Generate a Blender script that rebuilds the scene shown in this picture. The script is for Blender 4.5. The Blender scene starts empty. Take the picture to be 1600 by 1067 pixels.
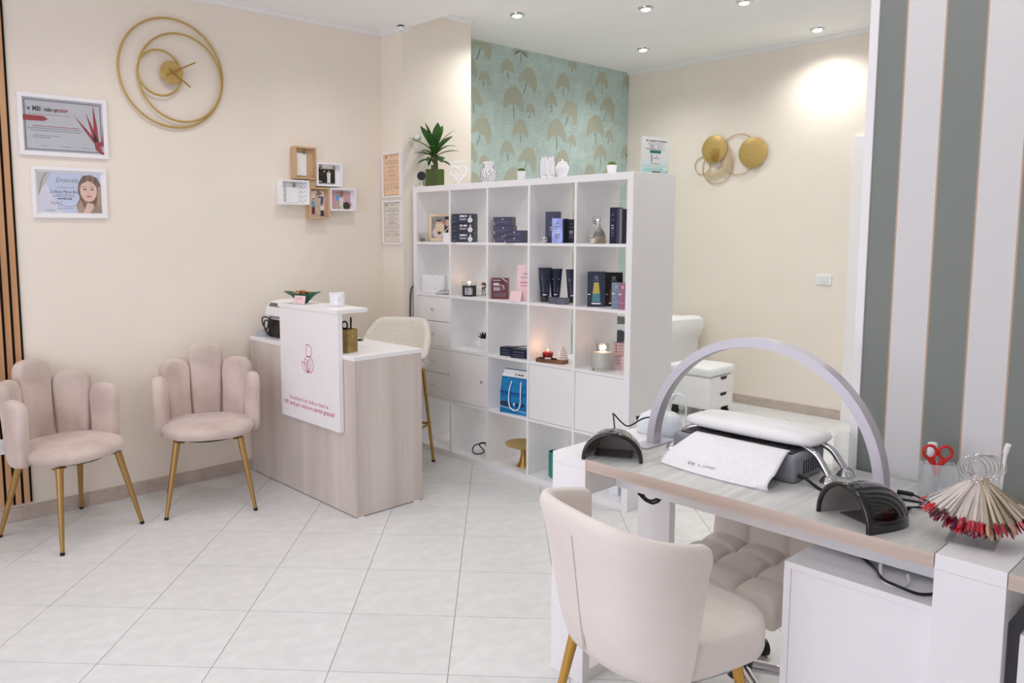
import bpy, bmesh, math, random
from mathutils import Vector, Matrix, Euler
random.seed(7)
PI = math.pi
SC = bpy.context.scene
COL = SC.collection

# ------------------------------------------------------------------ camera
cam_data = bpy.data.cameras.new('camera')
cam = bpy.data.objects.new('camera', cam_data); COL.objects.link(cam)
R_ = (0.74842, -0.66322, -0.00352); U_ = (0.07243, 0.07647, 0.99444); F_ = (0.65926, 0.74451, -0.10527)
cam.matrix_world = Matrix(((R_[0], U_[0], -F_[0], 0.0), (R_[1], U_[1], -F_[1], 0.0), (R_[2], U_[2], -F_[2], 1.511), (0, 0, 0, 1)))
cam_data.sensor_width = 36.0
cam_data.lens = 1228.48 * 36.0 / 1600.0
cam_data.shift_x = 94.75 / 1600.0
cam_data.shift_y = -40.68 / 1600.0
cam_data.clip_start = 0.05
SC.camera = cam

# ------------------------------------------------------------------ world, daylight, exposure
world = bpy.data.worlds.new('world'); SC.world = world; world.use_nodes = True
bg = world.node_tree.nodes['Background']
bg.inputs[0].default_value = (0.78, 0.83, 1.0, 1); bg.inputs[1].default_value = 1.0
SC.view_settings.view_transform = 'Standard'
SC.view_settings.look = 'None'
SC.view_settings.gamma = 1.0
SC.view_settings.use_curve_mapping = False
SC.view_settings.exposure = 0.0
SC.cycles.max_bounces = 12; SC.cycles.diffuse_bounces = 8; SC.cycles.glossy_bounces = 4; SC.cycles.transmission_bounces = 10; SC.cycles.transparent_max_bounces = 12

def area(name, loc, rot, sx, sy, watts, col):
    d = bpy.data.lights.new(name, 'AREA'); d.shape = 'RECTANGLE'; d.size = sx; d.size_y = sy
    d.energy = watts; d.color = col
    o = bpy.data.objects.new(name, d); COL.objects.link(o); o.location = loc; o.rotation_euler = rot
    return o
# daylight entering by the shop window behind the photographer (wall_front, x = -1.6)
area('shop_window_daylight', (-1.62, 1.6, 1.45), (0, -PI/2, 0), 2.3, 3.9, 41, (0.93, 0.90, 1.0))

DOWN_W, BACK_W = 16.5, 28.0
# ------------------------------------------------------------------ helpers
def lin(c):
    c = c / 255.0
    return c / 12.92 if c <= 0.04045 else ((c + 0.055) / 1.055) ** 2.4
def rgb(t): return (lin(t[0]), lin(t[1]), lin(t[2]), 1.0)

MATS = {}
def M(name, col, rough=0.5, metal=0.0, var=0.04, scale=25.0, stretch=(1, 1, 1), bump=0.0, bscale=None, col2=None,
      emit=0.0, trans=0.0, alpha=1.0, sheen=0.0, coat=0.0, spec=0.5, detail=4.0, rnd=0.0, ior=1.45):
    m = bpy.data.materials.new(name); m.use_nodes = True
    nt = m.node_tree; N = nt.nodes; L = nt.links
    b = N['Principled BSDF']
    c = rgb(col)
    b.inputs['Roughness'].default_value = rough
    b.inputs['Metallic'].default_value = metal
    b.inputs['Specular IOR Level'].default_value = spec
    b.inputs['IOR'].default_value = ior
    tc = N.new('ShaderNodeTexCoord'); mp = N.new('ShaderNodeMapping')
    mp.inputs['Scale'].default_value = stretch
    L.new(tc.outputs['Object'], mp.inputs['Vector'])
    no = N.new('ShaderNodeTexNoise'); no.inputs['Scale'].default_value = scale; no.inputs['Detail'].default_value = detail
    L.new(mp.outputs['Vector'], no.inputs['Vector'])
    rp = N.new('ShaderNodeValToRGB')
    if col2 is None:
        lo = tuple(min(1, x * (1 - var)) for x in c[:3]) + (1,); hi = tuple(min(1, x * (1 + var)) for x in c[:3]) + (1,)
    else: lo = rgb(col2); hi = c
    rp.color_ramp.elements[0].position = 0.35; rp.color_ramp.elements[1].position = 0.65
    rp.color_ramp.elements[0].color = lo; rp.color_ramp.elements[1].color = hi
    L.new(no.outputs['Fac'], rp.inputs['Fac'])
    out = rp.outputs['Color']
    if rnd > 0:
        oi = N.new('ShaderNodeObjectInfo'); mr = N.new('ShaderNodeMapRange')
        mr.inputs['To Min'].default_value = 1 - rnd; mr.inputs['To Max'].default_value = 1 + rnd
        L.new(oi.outputs['Random'], mr.inputs['Value'])
        hs = N.new('ShaderNodeHueSaturation'); L.new(mr.outputs['Result'], hs.inputs['Value']); L.new(out, hs.inputs['Color'])
        out = hs.outputs['Color']
    L.new(out, b.inputs['Base Color'])
    if bump > 0:
        n2 = N.new('ShaderNodeTexNoise'); n2.inputs['Scale'].default_value = bscale or scale * 4; n2.inputs['Detail'].default_value = 3
        L.new(mp.outputs['Vector'], n2.inputs['Vector'])
        bp = N.new('ShaderNodeBump'); bp.inputs['Strength'].default_value = bump; bp.inputs['Distance'].default_value = 0.01
        L.new(n2.outputs['Fac'], bp.inputs['Height']); L.new(bp.outputs['Normal'], b.inputs['Normal'])
    if emit > 0:
        b.inputs['Emission Color'].default_value = c; b.inputs['Emission Strength'].default_value = emit
    if trans > 0: b.inputs['Transmission Weight'].default_value = trans
    if alpha < 1: b.inputs['Alpha'].default_value = alpha
    if sheen > 0:
        b.inputs['Sheen Weight'].default_value = sheen; b.inputs['Sheen Roughness'].default_value = 0.4
    if coat > 0:
        b.inputs['Coat Weight'].default_value = coat; b.inputs['Coat Roughness'].default_value = 0.05
    MATS[name] = m
    return m

class B:
    """collects shapes into one mesh"""
    def __init__(self): self.bm = bmesh.new(); self.mats = []
    def mi(self, mat):
        if mat is None: return 0
        if mat not in self.mats: self.mats.append(mat)
        return self.mats.index(mat)
    def add(self, verts, faces, mat=None, X=None):
        i = self.mi(mat); vs = []
        for v in verts:
            v = Vector(v)
            if X is not None: v = X @ v
            vs.append(self.bm.verts.new(v))
        for f in faces:
            try:
                fc = self.bm.faces.new([vs[k] for k in f]); fc.material_index = i
            except ValueError: pass
        return self
    def box(self, x0, y0, z0, x1, y1, z1, bev=0.0, seg=2, mat=None, X=None):
        t = bmesh.new(); bmesh.ops.create_cube(t, size=1.0)
        for v in t.verts: v.co = Vector(((x0 + x1) / 2 + v.co.x * (x1 - x0), (y0 + y1) / 2 + v.co.y * (y1 - y0), (z0 + z1) / 2 + v.co.z * (z1 - z0)))
        if bev > 0: bmesh.ops.bevel(t, geom=list(t.edges), offset=bev, segments=seg, affect='EDGES', profile=0.5)
        t.verts.index_update()
        self.add([v.co.copy() for v in t.verts], [[v.index for v in f.verts] for f in t.faces], mat, X); t.free(); return self
    def tube(self, pts, r, n=8, closed=False, mat=None, caps=True, X=None):
        pts = [Vector(p) for p in pts]; k = len(pts)
        rs = r if isinstance(r, (list, tuple)) else [r] * k
        vs, fs = [], []; ref = None
        for i, p in enumerate(pts):
            if closed: t = pts[(i + 1) % k] - pts[i - 1]
            else: t = pts[min(i + 1, k - 1)] - pts[max(i - 1, 0)]
            t.normalize()
            if ref is None:
                ref = Vector((0, 0, 1)) if abs(t.z) < 0.9 else Vector((1, 0, 0))
            a = (ref - t * ref.dot(t)); a.normalize(); b = t.cross(a); ref = a
            for j in range(n):
                th = 2 * PI * j / n
                vs.append(p + (a * math.cos(th) + b * math.sin(th)) * rs[i])
        for i in range(k if closed else k - 1):
            for j in range(n):
                q = (i + 1) % k
                fs.append([i * n + j, i * n + (j + 1) % n, q * n + (j + 1) % n, q * n + j])
        if caps and not closed:
            fs.append(list(range(n))[::-1]); fs.append([(k - 1) * n + j for j in range(n)])
        return self.add(vs, fs, mat, X)
    def cyl(self, p0, p1, r0, r1=None, n=16, mat=None, X=None):
        return self.tube([p0, p1], [r0, r0 if r1 is None else r1], n, mat=mat, X=X)
    def lathe(self, prof, c=(0, 0, 0), n=24, mat=None, sx=1.0, sy=1.0, X=None):
        vs, fs = [], []; k = len(prof)
        for (r, z) in prof:
            for j in range(n):
                th = 2 * PI * j / n
                vs.append((c[0] + max(r, 1e-5) * sx * math.cos(th), c[1] + max(r, 1e-5) * sy * math.sin(th), c[2] + z))
        for i in range(k - 1):
            for j in range(n):
                fs.append([i * n + j, i * n + (j + 1) % n, (i + 1) * n + (j + 1) % n, (i + 1) * n + j])
        fs.append(list(range(n))[::-1]); fs.append([(k - 1) * n + j for j in range(n)])
        return self.add(vs, fs, mat, X)
    def ell(self, c, r, n=16, mat=None, X=None):
        if not isinstance(r, (tuple, list)): r = (r, r, r)
        m = max(6, n // 2)
        prof = [(math.sin(PI * i / m), -math.cos(PI * i / m)) for i in range(m + 1)]
        vs, fs = [], []
        for (a, z) in prof:
            for j in range(n):
                th = 2 * PI * j / n
                vs.append((c[0] + max(a, 1e-4) * r[0] * math.cos(th), c[1] + max(a, 1e-4) * r[1] * math.sin(th), c[2] + z * r[2]))
        for i in range(m):
            for j in range(n): fs.append([i * n + j, i * n + (j + 1) % n, (i + 1) * n + (j + 1) % n, (i + 1) * n + j])
        return self.add(vs, fs, mat, X)
    def prism(self, poly, z0, z1, mat=None, X=None):
        n = len(poly)
        vs = [(p[0], p[1], z0) for p in poly] + [(p[0], p[1], z1) for p in poly]
        fs = [list(range(n))[::-1], [n + i for i in range(n)]] + [[i, (i + 1) % n, n + (i + 1) % n, n + i] for i in range(n)]
        return self.add(vs, fs, mat, X)
    def grid(self, rows, mat=None, closed_u=False, X=None):
        nu = len(rows[0]); vs = [p for r in rows for p in r]; fs = []
        for i in range(len(rows) - 1):
            for j in range(nu if closed_u else nu - 1):
                fs.append([i * nu + j, i * nu + (j + 1) % nu, (i + 1) * nu + (j + 1) % nu, (i + 1) * nu + j])
        return self.add(vs, fs, mat, X)
    # flat print on a plane that faces -Y (x to the right, z up)
    def poly(self, pts, y, mat=None, X=None): return self.add([(p[0], y, p[1]) for p in pts], [list(range(len(pts)))], mat, X)
    def rect(self, x0, z0, x1, z1, y, mat=None, X=None): return self.poly([(x0, z0), (x1, z0), (x1, z1), (x0, z1)], y, mat, X)
    def disc(self, x, z, rx, rz, y, mat=None, n=20, X=None):
        return self.poly([(x + rx * math.cos(2 * PI * i / n), z + rz * math.sin(2 * PI * i / n)) for i in range(n)], y, mat, X)
    def ringp(self, x, z, r0, r1, y, mat=None, n=24, X=None):
        vs = [(x + r * math.cos(2 * PI * i / n), y, z + r * math.sin(2 * PI * i / n)) for r in (r0, r1) for i in range(n)]
        return self.add(vs, [[i, n + i, n + (i + 1) % n, (i + 1) % n][::-1] for i in range(n)], mat, X)
    def stroke(self, pts, w, y, mat=None, X=None):
        for a, b in zip(pts[:-1], pts[1:]):
            d = Vector((b[0] - a[0], b[1] - a[1]))
            if d.length < 1e-7: continue
            d.normalize(); nx, nz = -d.y * w / 2, d.x * w / 2
            self.poly([(a[0] - nx, a[1] - nz), (b[0] - nx, b[1] - nz), (b[0] + nx, b[1] + nz), (a[0] + nx, a[1] + nz)][::1], y, mat, X)
        return self
    def text(self, s, x, z, size, y, mat=None, align='CENTER', bold=0.0, shear=0.0, sx=1.0, X=None):
        cu = bpy.data.curves.new('lettering', 'FONT'); cu.body = s; cu.size = size; cu.align_x = align; cu.align_y = 'CENTER'
        cu.offset = bold * size; cu.shear = shear; cu.resolution_u = 2; cu.fill_mode = 'BOTH'
        o = bpy.data.objects.new('lettering', cu); COL.objects.link(o)
        dg = bpy.context.evaluated_depsgraph_get(); dg.update()
        me = bpy.data.meshes.new_from_object(o.evaluated_get(dg))
        self.add([(x + v.co.x * sx, y, z + v.co.y) for v in me.vertices], [list(p.vertices) for p in me.polygons], mat, X)
        self.last_w = max([v.co.x for v in me.vertices] + [0]) * sx
        bpy.data.objects.remove(o); bpy.data.curves.remove(cu); bpy.data.meshes.remove(me)
        return self
    def greek(self, x0, x1, z, h, y, mat, seed=0):
        """unreadable small print: word-length dashes"""
        rr = random.Random(seed); x = x0
        while x < x1:
            w = min(rr.uniform(2, 7) * h * 0.6, x1 - x); self.rect(x, z - h / 2, x + w, z + h / 2, y, mat); x += w + h * 0.6
        return self
    def build(self, name, mat=None, parent=None, smooth=None, loc=None, rz=None):
        me = bpy.data.meshes.new(name)
        bmesh.ops.recalc_face_normals(self.bm, faces=self.bm.faces) if smooth != 'flatprint' else None
        self.bm.to_mesh(me); self.bm.free()
        ml = self.mats if self.mats else [mat]
        for m in ml: me.materials.append(m)
        if smooth not in (None, 'flatprint'):
            for p in me.polygons: p.use_smooth = True
            me.set_sharp_from_angle(angle=math.radians(smooth))
        o = bpy.data.objects.new(name, me); COL.objects.link(o)
        if parent is not None: o.parent = parent
        if loc is not None: o.location = loc
        if rz is not None: o.rotation_euler = (0, 0, rz)
        return o

def thing(name, label, cat, loc=(0, 0, 0), rz=0.0, group=None):
    o = bpy.data.objects.new(name, None); COL.objects.link(o)
    o.empty_display_size = 0.05
    o.location = loc; o.rotation_euler = (0, 0, rz)
    return tag(o, label, cat, group)
def tag(o, label, cat, group=None):
    o['label'] = label; o['category'] = cat
    if group: o['group'] = group
    return o
def structure(o, label=None, cat=None):
    o['kind'] = 'structure'
    if label: o['label'] = label
    if cat: o['category'] = cat
    return o
def copy_thing(src, label, loc, rz):
    c = src.copy(); COL.objects.link(c); c.location = loc; c.rotation_euler = (0, 0, rz); c['label'] = label
    for ch in list(src.children):
        d = ch.copy(); COL.objects.link(d); d.parent = c
        for g in list(ch.children):
            e = g.copy(); COL.objects.link(e); e.parent = d
    return c
def arc(cx, cz, r, a0, a1, n): return [(cx + r * math.cos(a0 + (a1 - a0) * i / n), cz + r * math.sin(a0 + (a1 - a0) * i / n)) for i in range(n + 1)]
def cring(c, r, axis='y', n=48):
    out = []
    for i in range(n):
        a = 2 * PI * i / n
        if axis == 'y': out.append((c[0] + r * math.cos(a), c[1], c[2] + r * math.sin(a)))
        elif axis == 'x': out.append((c[0], c[1] + r * math.cos(a), c[2] + r * math.sin(a)))
        else: out.append((c[0] + r * math.cos(a), c[1] + r * math.sin(a), c[2]))
    return out
def spline(P, n=8):
    """Catmull-Rom through points"""
    P = [Vector(p) for p in P]; Q = [P[0]] + P + [P[-1]]; out = []
    for i in range(1, len(Q) - 2):
        a, b, c, d = Q[i - 1], Q[i], Q[i + 1], Q[i + 2]
        for k in range(n):
            t = k / n
            out.append(0.5 * ((2 * b) + (c - a) * t + (2 * a - 5 * b + 4 * c - d) * t * t + (3 * b - a - 3 * c + d) * t ** 3))
    out.append(P[-1]); return out

# ------------------------------------------------------------------ materials
wall_m = M('wall_cream_paint', (241, 232, 220), 0.75, var=0.012, scale=3, bump=0.03, bscale=120)
ceil_m = M('ceiling_white_paint', (246, 246, 246), 0.8, var=0.01, scale=4)
corn_m = M('cornice_white', (240, 239, 240), 0.6, var=0.01)
tile_m = M('floor_tile_stone', (223, 224, 224), 0.32, var=0.045, scale=11, stretch=(1, 1.6, 1), bump=0.04, bscale=18, detail=8, rnd=0.02)
grout_m = M('grout', (168, 164, 160), 0.9, var=0.06, scale=60)
base_m = M('baseboard_stone', (192, 178, 168), 0.4, var=0.09, scale=14, stretch=(1, 1, 2), detail=8, rnd=0.04)
white_m = M('white_laminate', (241, 240, 242), 0.35, var=0.01, scale=8)
whiteplastic_m = M('white_plastic', (240, 241, 243), 0.3, var=0.01)
gold_m = M('brushed_gold', (190, 150, 78), 0.38, metal=0.85, var=0.08, scale=60, stretch=(1, 1, 6))
goldpaint_m = M('gold_paint', (196, 166, 100), 0.45, metal=0.3, var=0.05, scale=40)
chrome_m = M('chrome', (220, 220, 224), 0.08, metal=1.0, var=0.02)
steel_m = M('satin_steel', (190, 190, 192), 0.3, metal=0.9, var=0.03)
black_m = M('black_gloss_plastic', (8, 8, 9), 0.12, var=0.1, coat=0.6)
blackmat_m = M('black_plastic', (16, 16, 18), 0.45, var=0.1)
felt_m = M('black_felt', (14, 13, 13), 0.9, var=0.2, scale=80)
glass_m = M('clear_glass', (250, 252, 252), 0.02, trans=1.0, var=0.0, ior=1.3)
acryl_m = M('clear_acrylic', (235, 240, 242), 0.05, alpha=0.28, var=0.0)
navy_m = M('navy_card', (22, 30, 58), 0.35, var=0.08, scale=30)
navy2_m = M('dark_navy_card', (15, 20, 40), 0.35, var=0.08, scale=30)
purple_m = M('slate_purple_card', (64, 62, 92), 0.35, var=0.1, scale=20)
silverblue_m = M('foil_blue_wrap', (128, 136, 180), 0.18, metal=0.5, var=0.25, scale=14, stretch=(3, 3, 1))
inkw_m = M('ink_white', (236, 236, 240), 0.5, var=0.01)
inkg_m = M('ink_grey', (120, 120, 132), 0.6, var=0.05)
inkb_m = M('ink_black', (22, 22, 26), 0.6, var=0.05)
inkr_m = M('ink_crimson', (150, 26, 42), 0.5, var=0.1, scale=40)
inkp_m = M('ink_pink', (205, 62, 134), 0.5, var=0.03)
paper_m = M('paper_white', (238, 238, 240), 0.7, var=0.01)
pink_card_m = M('pink_card', (240, 210, 212), 0.6, var=0.02)
flame_m = M('flame', (255, 210, 140), 0.5, emit=7.0)
# ------------------------------------------------------------------ the room
YL, XP, YP, XQ, YW, XB = 4.528, 3.364, 4.297, 4.003, 4.681, 6.44
ZF, ZB, XS = 2.885, 3.03, 3.42      # front ceiling, back ceiling, line of the ceiling step
def wall(name, x0, y0, z0, x1, y1, z1, mat=wall_m):
    return structure(B().box(x0, y0, z0, x1, y1, z1).build(name, mat))
wl = wall('wall_left', -1.7, YL, -0.02, XP, YL + 0.12, 3.1)
pil = structure(B().box(XP, YP, -0.02, XQ, YW + 0.12, 3.1).build('wall_pillar', wall_m))
wb = structure(B().box(XB, -2.5, -0.02, XB + 0.12, YW + 0.12, 3.1).build('wall_back', wall_m))

# wallpaper wall
wp_m = M('wallpaper_aqua_linen', (186, 206, 202), 0.7, var=0.07, scale=6, detail=6)
nt = wp_m.node_tree; N = nt.nodes; L = nt.links; bs = N['Principled BSDF']
lk = bs.inputs['Base Color'].links[0].from_socket
w1 = N.new('ShaderNodeTexNoise'); w1.inputs['Scale'].default_value = 90; m1 = N.new('ShaderNodeMapping'); m1.inputs['Scale'].default_value = (0.15, 1, 1.6)
w2 = N.new('ShaderNodeTexNoise'); w2.inputs['Scale'].default_value = 90; m2 = N.new('ShaderNodeMapping'); m2.inputs['Scale'].default_value = (1.6, 1, 0.15)
tcn = [n for n in N if n.type == 'TEX_COORD'][0]
for a, b_ in ((m1, w1), (m2, w2)): L.new(tcn.outputs['Object'], a.inputs['Vector']); L.new(a.outputs['Vector'], b_.inputs['Vector'])
ad = N.new('ShaderNodeMath'); ad.operation = 'ADD'; L.new(w1.outputs['Fac'], ad.inputs[0]); L.new(w2.outputs['Fac'], ad.inputs[1])
mr = N.new('ShaderNodeMapRange'); mr.inputs['From Min'].default_value = 0.6; mr.inputs['From Max'].default_value = 1.4; mr.inputs['To Min'].default_value = 0.82; mr.inputs['To Max'].default_value = 1.16
L.new(ad.outputs[0], mr.inputs['Value'])
hs = N.new('ShaderNodeHueSaturation'); L.new(mr.outputs['Result'], hs.inputs['Value']); L.new(lk, hs.inputs['Color']); L.new(hs.outputs['Color'], bs.inputs['Base Color'])
ww = wall('wall_wallpaper', XQ, YW, -0.02, XB, YW + 0.12, 3.1, wp_m)
leaf_m = M('ginkgo_leaf_print', (184, 184, 164), 0.6, col2=(174, 184, 170), scale=60, stretch=(1.6, 1, 0.3))
stem_m = M('ginkgo_stem_print', (112, 110, 100), 0.6)
def ginkgo(b, x, z, w, rot, skew):
    """fan of one leaf, its junction with the stem at (x, z)"""
    c, s = math.cos(rot), math.sin(rot)
    half = [(0.07, 0.07), (0.17, 0.075), (0.27, 0.02), (0.35, -0.07), (0.43, -0.14), (0.50, -0.11), (0.52, 0.03), (0.49, 0.20), (0.44, 0.35), (0.37, 0.47), (0.27, 0.57), (0.20, 0.60), (0.13, 0.66), (0.05, 0.70)]
    pts = [(0, 0)] + [(w * px * (1 + skew), w * pz) for px, pz in half] + [(0, 0.655 * w)] + [(-w * px * (1 - skew) * 0.98, w * pz * 0.97) for px, pz in half[::-1]]
    P = [(x + px * c - pz * s, z + px * s + pz * c) for px, pz in pts]
    P = [(min(max(px, XQ + .002), XB - .002), min(pz, 3.02)) for px, pz in P]
    yo = YW - 0.0008 - 0.00003 * (len(b.bm.verts) % 17)
    cen = (min(max(x - 0.3 * w * s, XQ + .002), XB - .002), min(z + 0.3 * w * c, 3.02))
    b.add([(cen[0], yo, cen[1])] + [(p[0], yo, p[1]) for p in P], [[0, i, i + 1] for i in range(1, len(P))] + [[0, len(P), 1]], leaf_m)
    e = (x + 0.42 * w * s * 1.1, z - 0.42 * w * c)
    if z < 3.0 and XQ < x < XB and XQ < e[0] < XB: b.stroke([(x, z), ((x + e[0]) / 2 + 0.006, (z + e[1]) / 2), e], 0.006, YW - 0.0015, stem_m)
lb = B()
drops = [0.21, 0.0, -0.203, -0.419, -0.335, -0.13]
for k in range(6):
    bx, bz = 4.457 + 0.546 * (k - 1), 2.958 + drops[k]
    for v in range(-1, 5):
        zz = bz - 0.666 * v
        for dx, dz, w, rot, sk in ((0, 0, 0.24, -0.40, 0.12), (-0.073, 0.24, 0.20, 0.0, 0.0), (-0.232, 0.074, 0.165, 0.14, 0.05), (0.043, -0.236, 0.13, -0.22, 0.1), (-0.157, -0.20, 0.265, 0.02, 0.0)):
            x, z = bx + dx, zz + dz
            if XQ - 0.05 < x < XB + 0.02 and 0.1 < z < 3.0: ginkgo(lb, x, z, w * 0.93, rot, sk)
lo = lb.build('ginkgo_print', None, ww, smooth='flatprint')

# striped partition on the right with a white end post
st_m = bpy.data.materials.new('striped_wallpaper'); st_m.use_nodes = True
nt = st_m.node_tree; N = nt.nodes; L = nt.links; bs = N['Principled BSDF']; bs.inputs['Roughness'].default_value = 0.7
tc = N.new('ShaderNodeTexCoord'); sp = N.new('ShaderNodeSeparateXYZ'); L.new(tc.outputs['Object'], sp.inputs[0])
def mth(op, a, b=None):
    n = N.new('ShaderNodeMath'); n.operation = op
    for i, v in enumerate((a, b)):
        if v is None: continue
        if isinstance(v, (int, float)): n.inputs[i].default_value = v
        else: L.new(v, n.inputs[i])
    return n.outputs[0]
sh = mth('SUBTRACT', 0.877 + 10 * 0.2005, sp.outputs['Y'])
ph = mth('MODULO', sh, 0.2005)                       # 0..0.2005 ; <0.1 light, >0.1 green-grey
dark = mth('GREATER_THAN', ph, 0.1003)
e1 = mth('ABSOLUTE', mth('SUBTRACT', ph, 0.1003)); e2 = mth('MINIMUM', ph, mth('SUBTRACT', 0.2005, ph))
edge = mth('LESS_THAN', mth('MINIMUM', e1, e2), 0.0022)
mx = N.new('ShaderNodeMix'); mx.data_type = 'RGBA'; L.new(dark, mx.inputs[0]); mx.inputs[6].default_value = rgb((218, 218, 218)); mx.inputs[7].default_value = rgb((130, 136, 131))
mx2 = N.new('ShaderNodeMix'); mx2.data_type = 'RGBA'; L.new(edge, mx2.inputs[0]); L.new(mx.outputs[2], mx2.inputs[6]); mx2.inputs[7].default_value = rgb((190, 162, 138))
no = N.new('ShaderNodeTexNoise'); no.inputs['Scale'].default_value = 160; L.new(tc.outputs['Object'], no.inputs['Vector'])
bp = N.new('ShaderNodeBump'); bp.inputs['Strength'].default_value = 0.05; L.new(no.outputs['Fac'], bp.inputs['Height']); L.new(bp.outputs['Normal'], bs.inputs['Normal'])
L.new(mx2.outputs[2], bs.inputs['Base Color'])
wall('wall_right', 2.53, -2.5, -0.02, 2.63, 0.952, 3.1, st_m)
structure(B().box(2.524, 0.952, 0, 2.636, 0.977, 3.05, 0.002).build('trim_1', white_m))
# walls the photo does not show: shop front with its window opening, and the near side
wf = B()
for q in ((-2.5, -0.02, -0.35, 3.1), (3.55, -0.02, YL + .12, 3.1), (-0.35, -0.02, 3.55, 0.3), (-0.35, 2.6, 3.55, 3.1)):
    wf.box(-1.75, q[0], q[1], -1.65, q[2], q[3])
structure(wf.build('wall_front', wall_m))
wn = B()
for a, b_ in ((-0.35, -0.30), (0.95, 1.0), (2.2, 2.25), (3.5, 3.55)): wn.box(-1.72, a, 0.3, -1.67, b_, 2.6)
wn.box(-1.72, -0.35, 0.3, -1.67, 3.55, 0.35); wn.box(-1.72, -0.35, 2.55, -1.67, 3.55, 2.6)
structure(wn.build('window_1', white_m))
wall('wall_near', -1.75, -2.6, -0.02, XB, -2.5, 3.1)

# ceilings: lower in front, higher behind the step
structure(B().box(-1.75, -2.6, ZF, XS, YL + 0.12, 3.25).build('ceiling', ceil_m))
structure(B().box(XS, -2.6, ZB, XB + 0.12, YW + 0.12, 3.25).build('ceiling_back', ceil_m))
def cove(p0, p1, nrm, z, s=0.032):
    """small cornice: quarter-hollow section run from p0 to p1, nrm points into the room"""
    sec = [(0, 0), (0, -s), (s * .28, -s), (s * .35, -s * .72), (s * .62, -s * .38), (s * .72, -s * .28), (s, -s * .25), (s, 0)]
    vs = []
    for p in (p0, p1):
        for (o, dz) in sec: vs.append((p[0] + nrm[0] * o, p[1] + nrm[1] * o, z + dz))
    n = len(sec)
    return vs, [[i, (i + 1) % n, n + (i + 1) % n, n + i] for i in range(n)] + [list(range(n)), [n + i for i in range(n)][::-1]]
def cornice(name, runs):
    b = B()
    for r in runs: b.add(*cove(*r))
    return structure(b.build(name, corn_m))
cornice('trim_2', [((-1.65, YL), (XP, YL), (0, -1), ZF), ((XP, YL), (XP, YP - 0.032), (-1, 0), ZF), ((XP - .032, YP), (XS, YP), (0, -1), ZF)])
cornice('trim_3', [((XB, 0.9), (XB, YW), (-1, 0), ZB), ((XS, YP), (XQ, YP), (0, -1), ZB)])

# floor: recessed grout bed and one object per tile
fl = structure(B().box(-1.75, -2.6, -0.06, XB + .1, YW + .1, -0.0022).build('floor', grout_m))
TS, TA, TX, TY = 0.4142, 0.7844, 1.3906, 3.9737
ax = (math.sin(TA), -math.cos(TA)); bx_ = (math.cos(TA), math.sin(TA)); g = 0.0016
def clip(poly, axis, lim, sign):
    out = []
    for i in range(len(poly)):
        p, q = poly[i], poly[(i + 1) % len(poly)]
        dp, dq = sign * (p[axis] - lim), sign * (q[axis] - lim)
        if dp <= 0: out.append(p)
        if dp * dq < 0:
            t = dp / (dp - dq); out.append((p[0] + (q[0] - p[0]) * t, p[1] + (q[1] - p[1]) * t))
    return out
tile_full = None; ntile = 0; rest = B()
for i in range(-20, 24):
    for j in range(-20, 24):
        cx = TX + (i + .5) * TS * ax[0] + (j + .5) * TS * bx_[0]; cy = TY + (i + .5) * TS * ax[1] + (j + .5) * TS * bx_[1]
        if cx < -1.9 or cx > XB + .25 or cy < -2.7 or cy > YW + .25 or (cy > YL + 0.28 and cx < XQ): continue
        far_tile = cx < -0.05 or cy < 0.1 or (cx > 2.6 and cy < 0.75) or cx + cy < 2.0      # not seen in the photo: joined below
        h = TS / 2 - g
        poly = [(cx + u * h * ax[0] + v * h * bx_[0], cy + u * h * ax[1] + v * h * bx_[1]) for u, v in ((-1, -1), (-1, 1), (1, 1), (1, -1))]
        if far_tile:
            q_ = clip(clip(clip(clip(poly, 0, XB - .001, 1), 1, YL - .001, 1), 0, -1.65, -1), 1, -2.5, -1)
            if len(q_) > 2: rest.prism(q_, -0.012, 0)
            continue
        whole = all(p[0] < XB - .001 and p[1] < YL - .001 for p in poly)
        if whole:
            if tile_full is None:
                t = B().prism([(p[0] - cx, p[1] - cy) for p in poly], -0.012, 0).build('tile', tile_m, fl, loc=(cx, cy, 0)); tile_full = t.data
            else:
                t = bpy.data.objects.new('tile', tile_full); COL.objects.link(t); t.parent = fl; t.location = (cx, cy, 0)
        else:
            poly = clip(clip(poly, 0, XB - .001, 1), 1, (YL if cx < XP + .2 else YW) - .001, 1)
            if len(poly) < 3: continue
            B().prism([(p[0] - cx, p[1] - cy) for p in poly], -0.012, 0).build('tile', tile_m, fl, loc=(cx, cy, 0))
        ntile += 1

ro = rest.build('floor_tiles', tile_m, fl); ro['kind'] = 'stuff'

def baseboard(name, p0, p1, nrm, h, first, step):
    """row of low stone tiles with pale joints"""
    d = Vector((p1[0] - p0[0], p1[1] - p0[1])); Ln = d.length; d.normalize()
    def bxx(a, b, t, z0, z1):
        P = [(p0[0] + d.x * a, p0[1] + d.y * a), (p0[0] + d.x * b, p0[1] + d.y * b)]
        Q = [(p[0] + nrm[0] * t, p[1] + nrm[1] * t) for p in P]
        return B().prism([P[0], P[1], Q[1], Q[0]], z0, z1)
    root = structure(bxx(0, Ln, 0.007, 0, h - .001).build(name, M(name + '_joint', (225, 215, 200), 0.8)))
    a = 0.0; b = first
    while a < Ln - 0.01:
        e = min(b, Ln); bxx(a + 0.001, e - 0.0015, 0.0095, 0.0005, h).build('baseboard_tile', base_m, root); a = b; b += step
    return root
baseboard('baseboard_left', (-1.6, YL), (2.29, YL), (0, -1), 0.078, 0.26, 0.33)
baseboard('baseboard_pillar', (XP, YL), (XP, YP), (-1, 0), 0.078, 0.3, 0.33)
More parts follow.
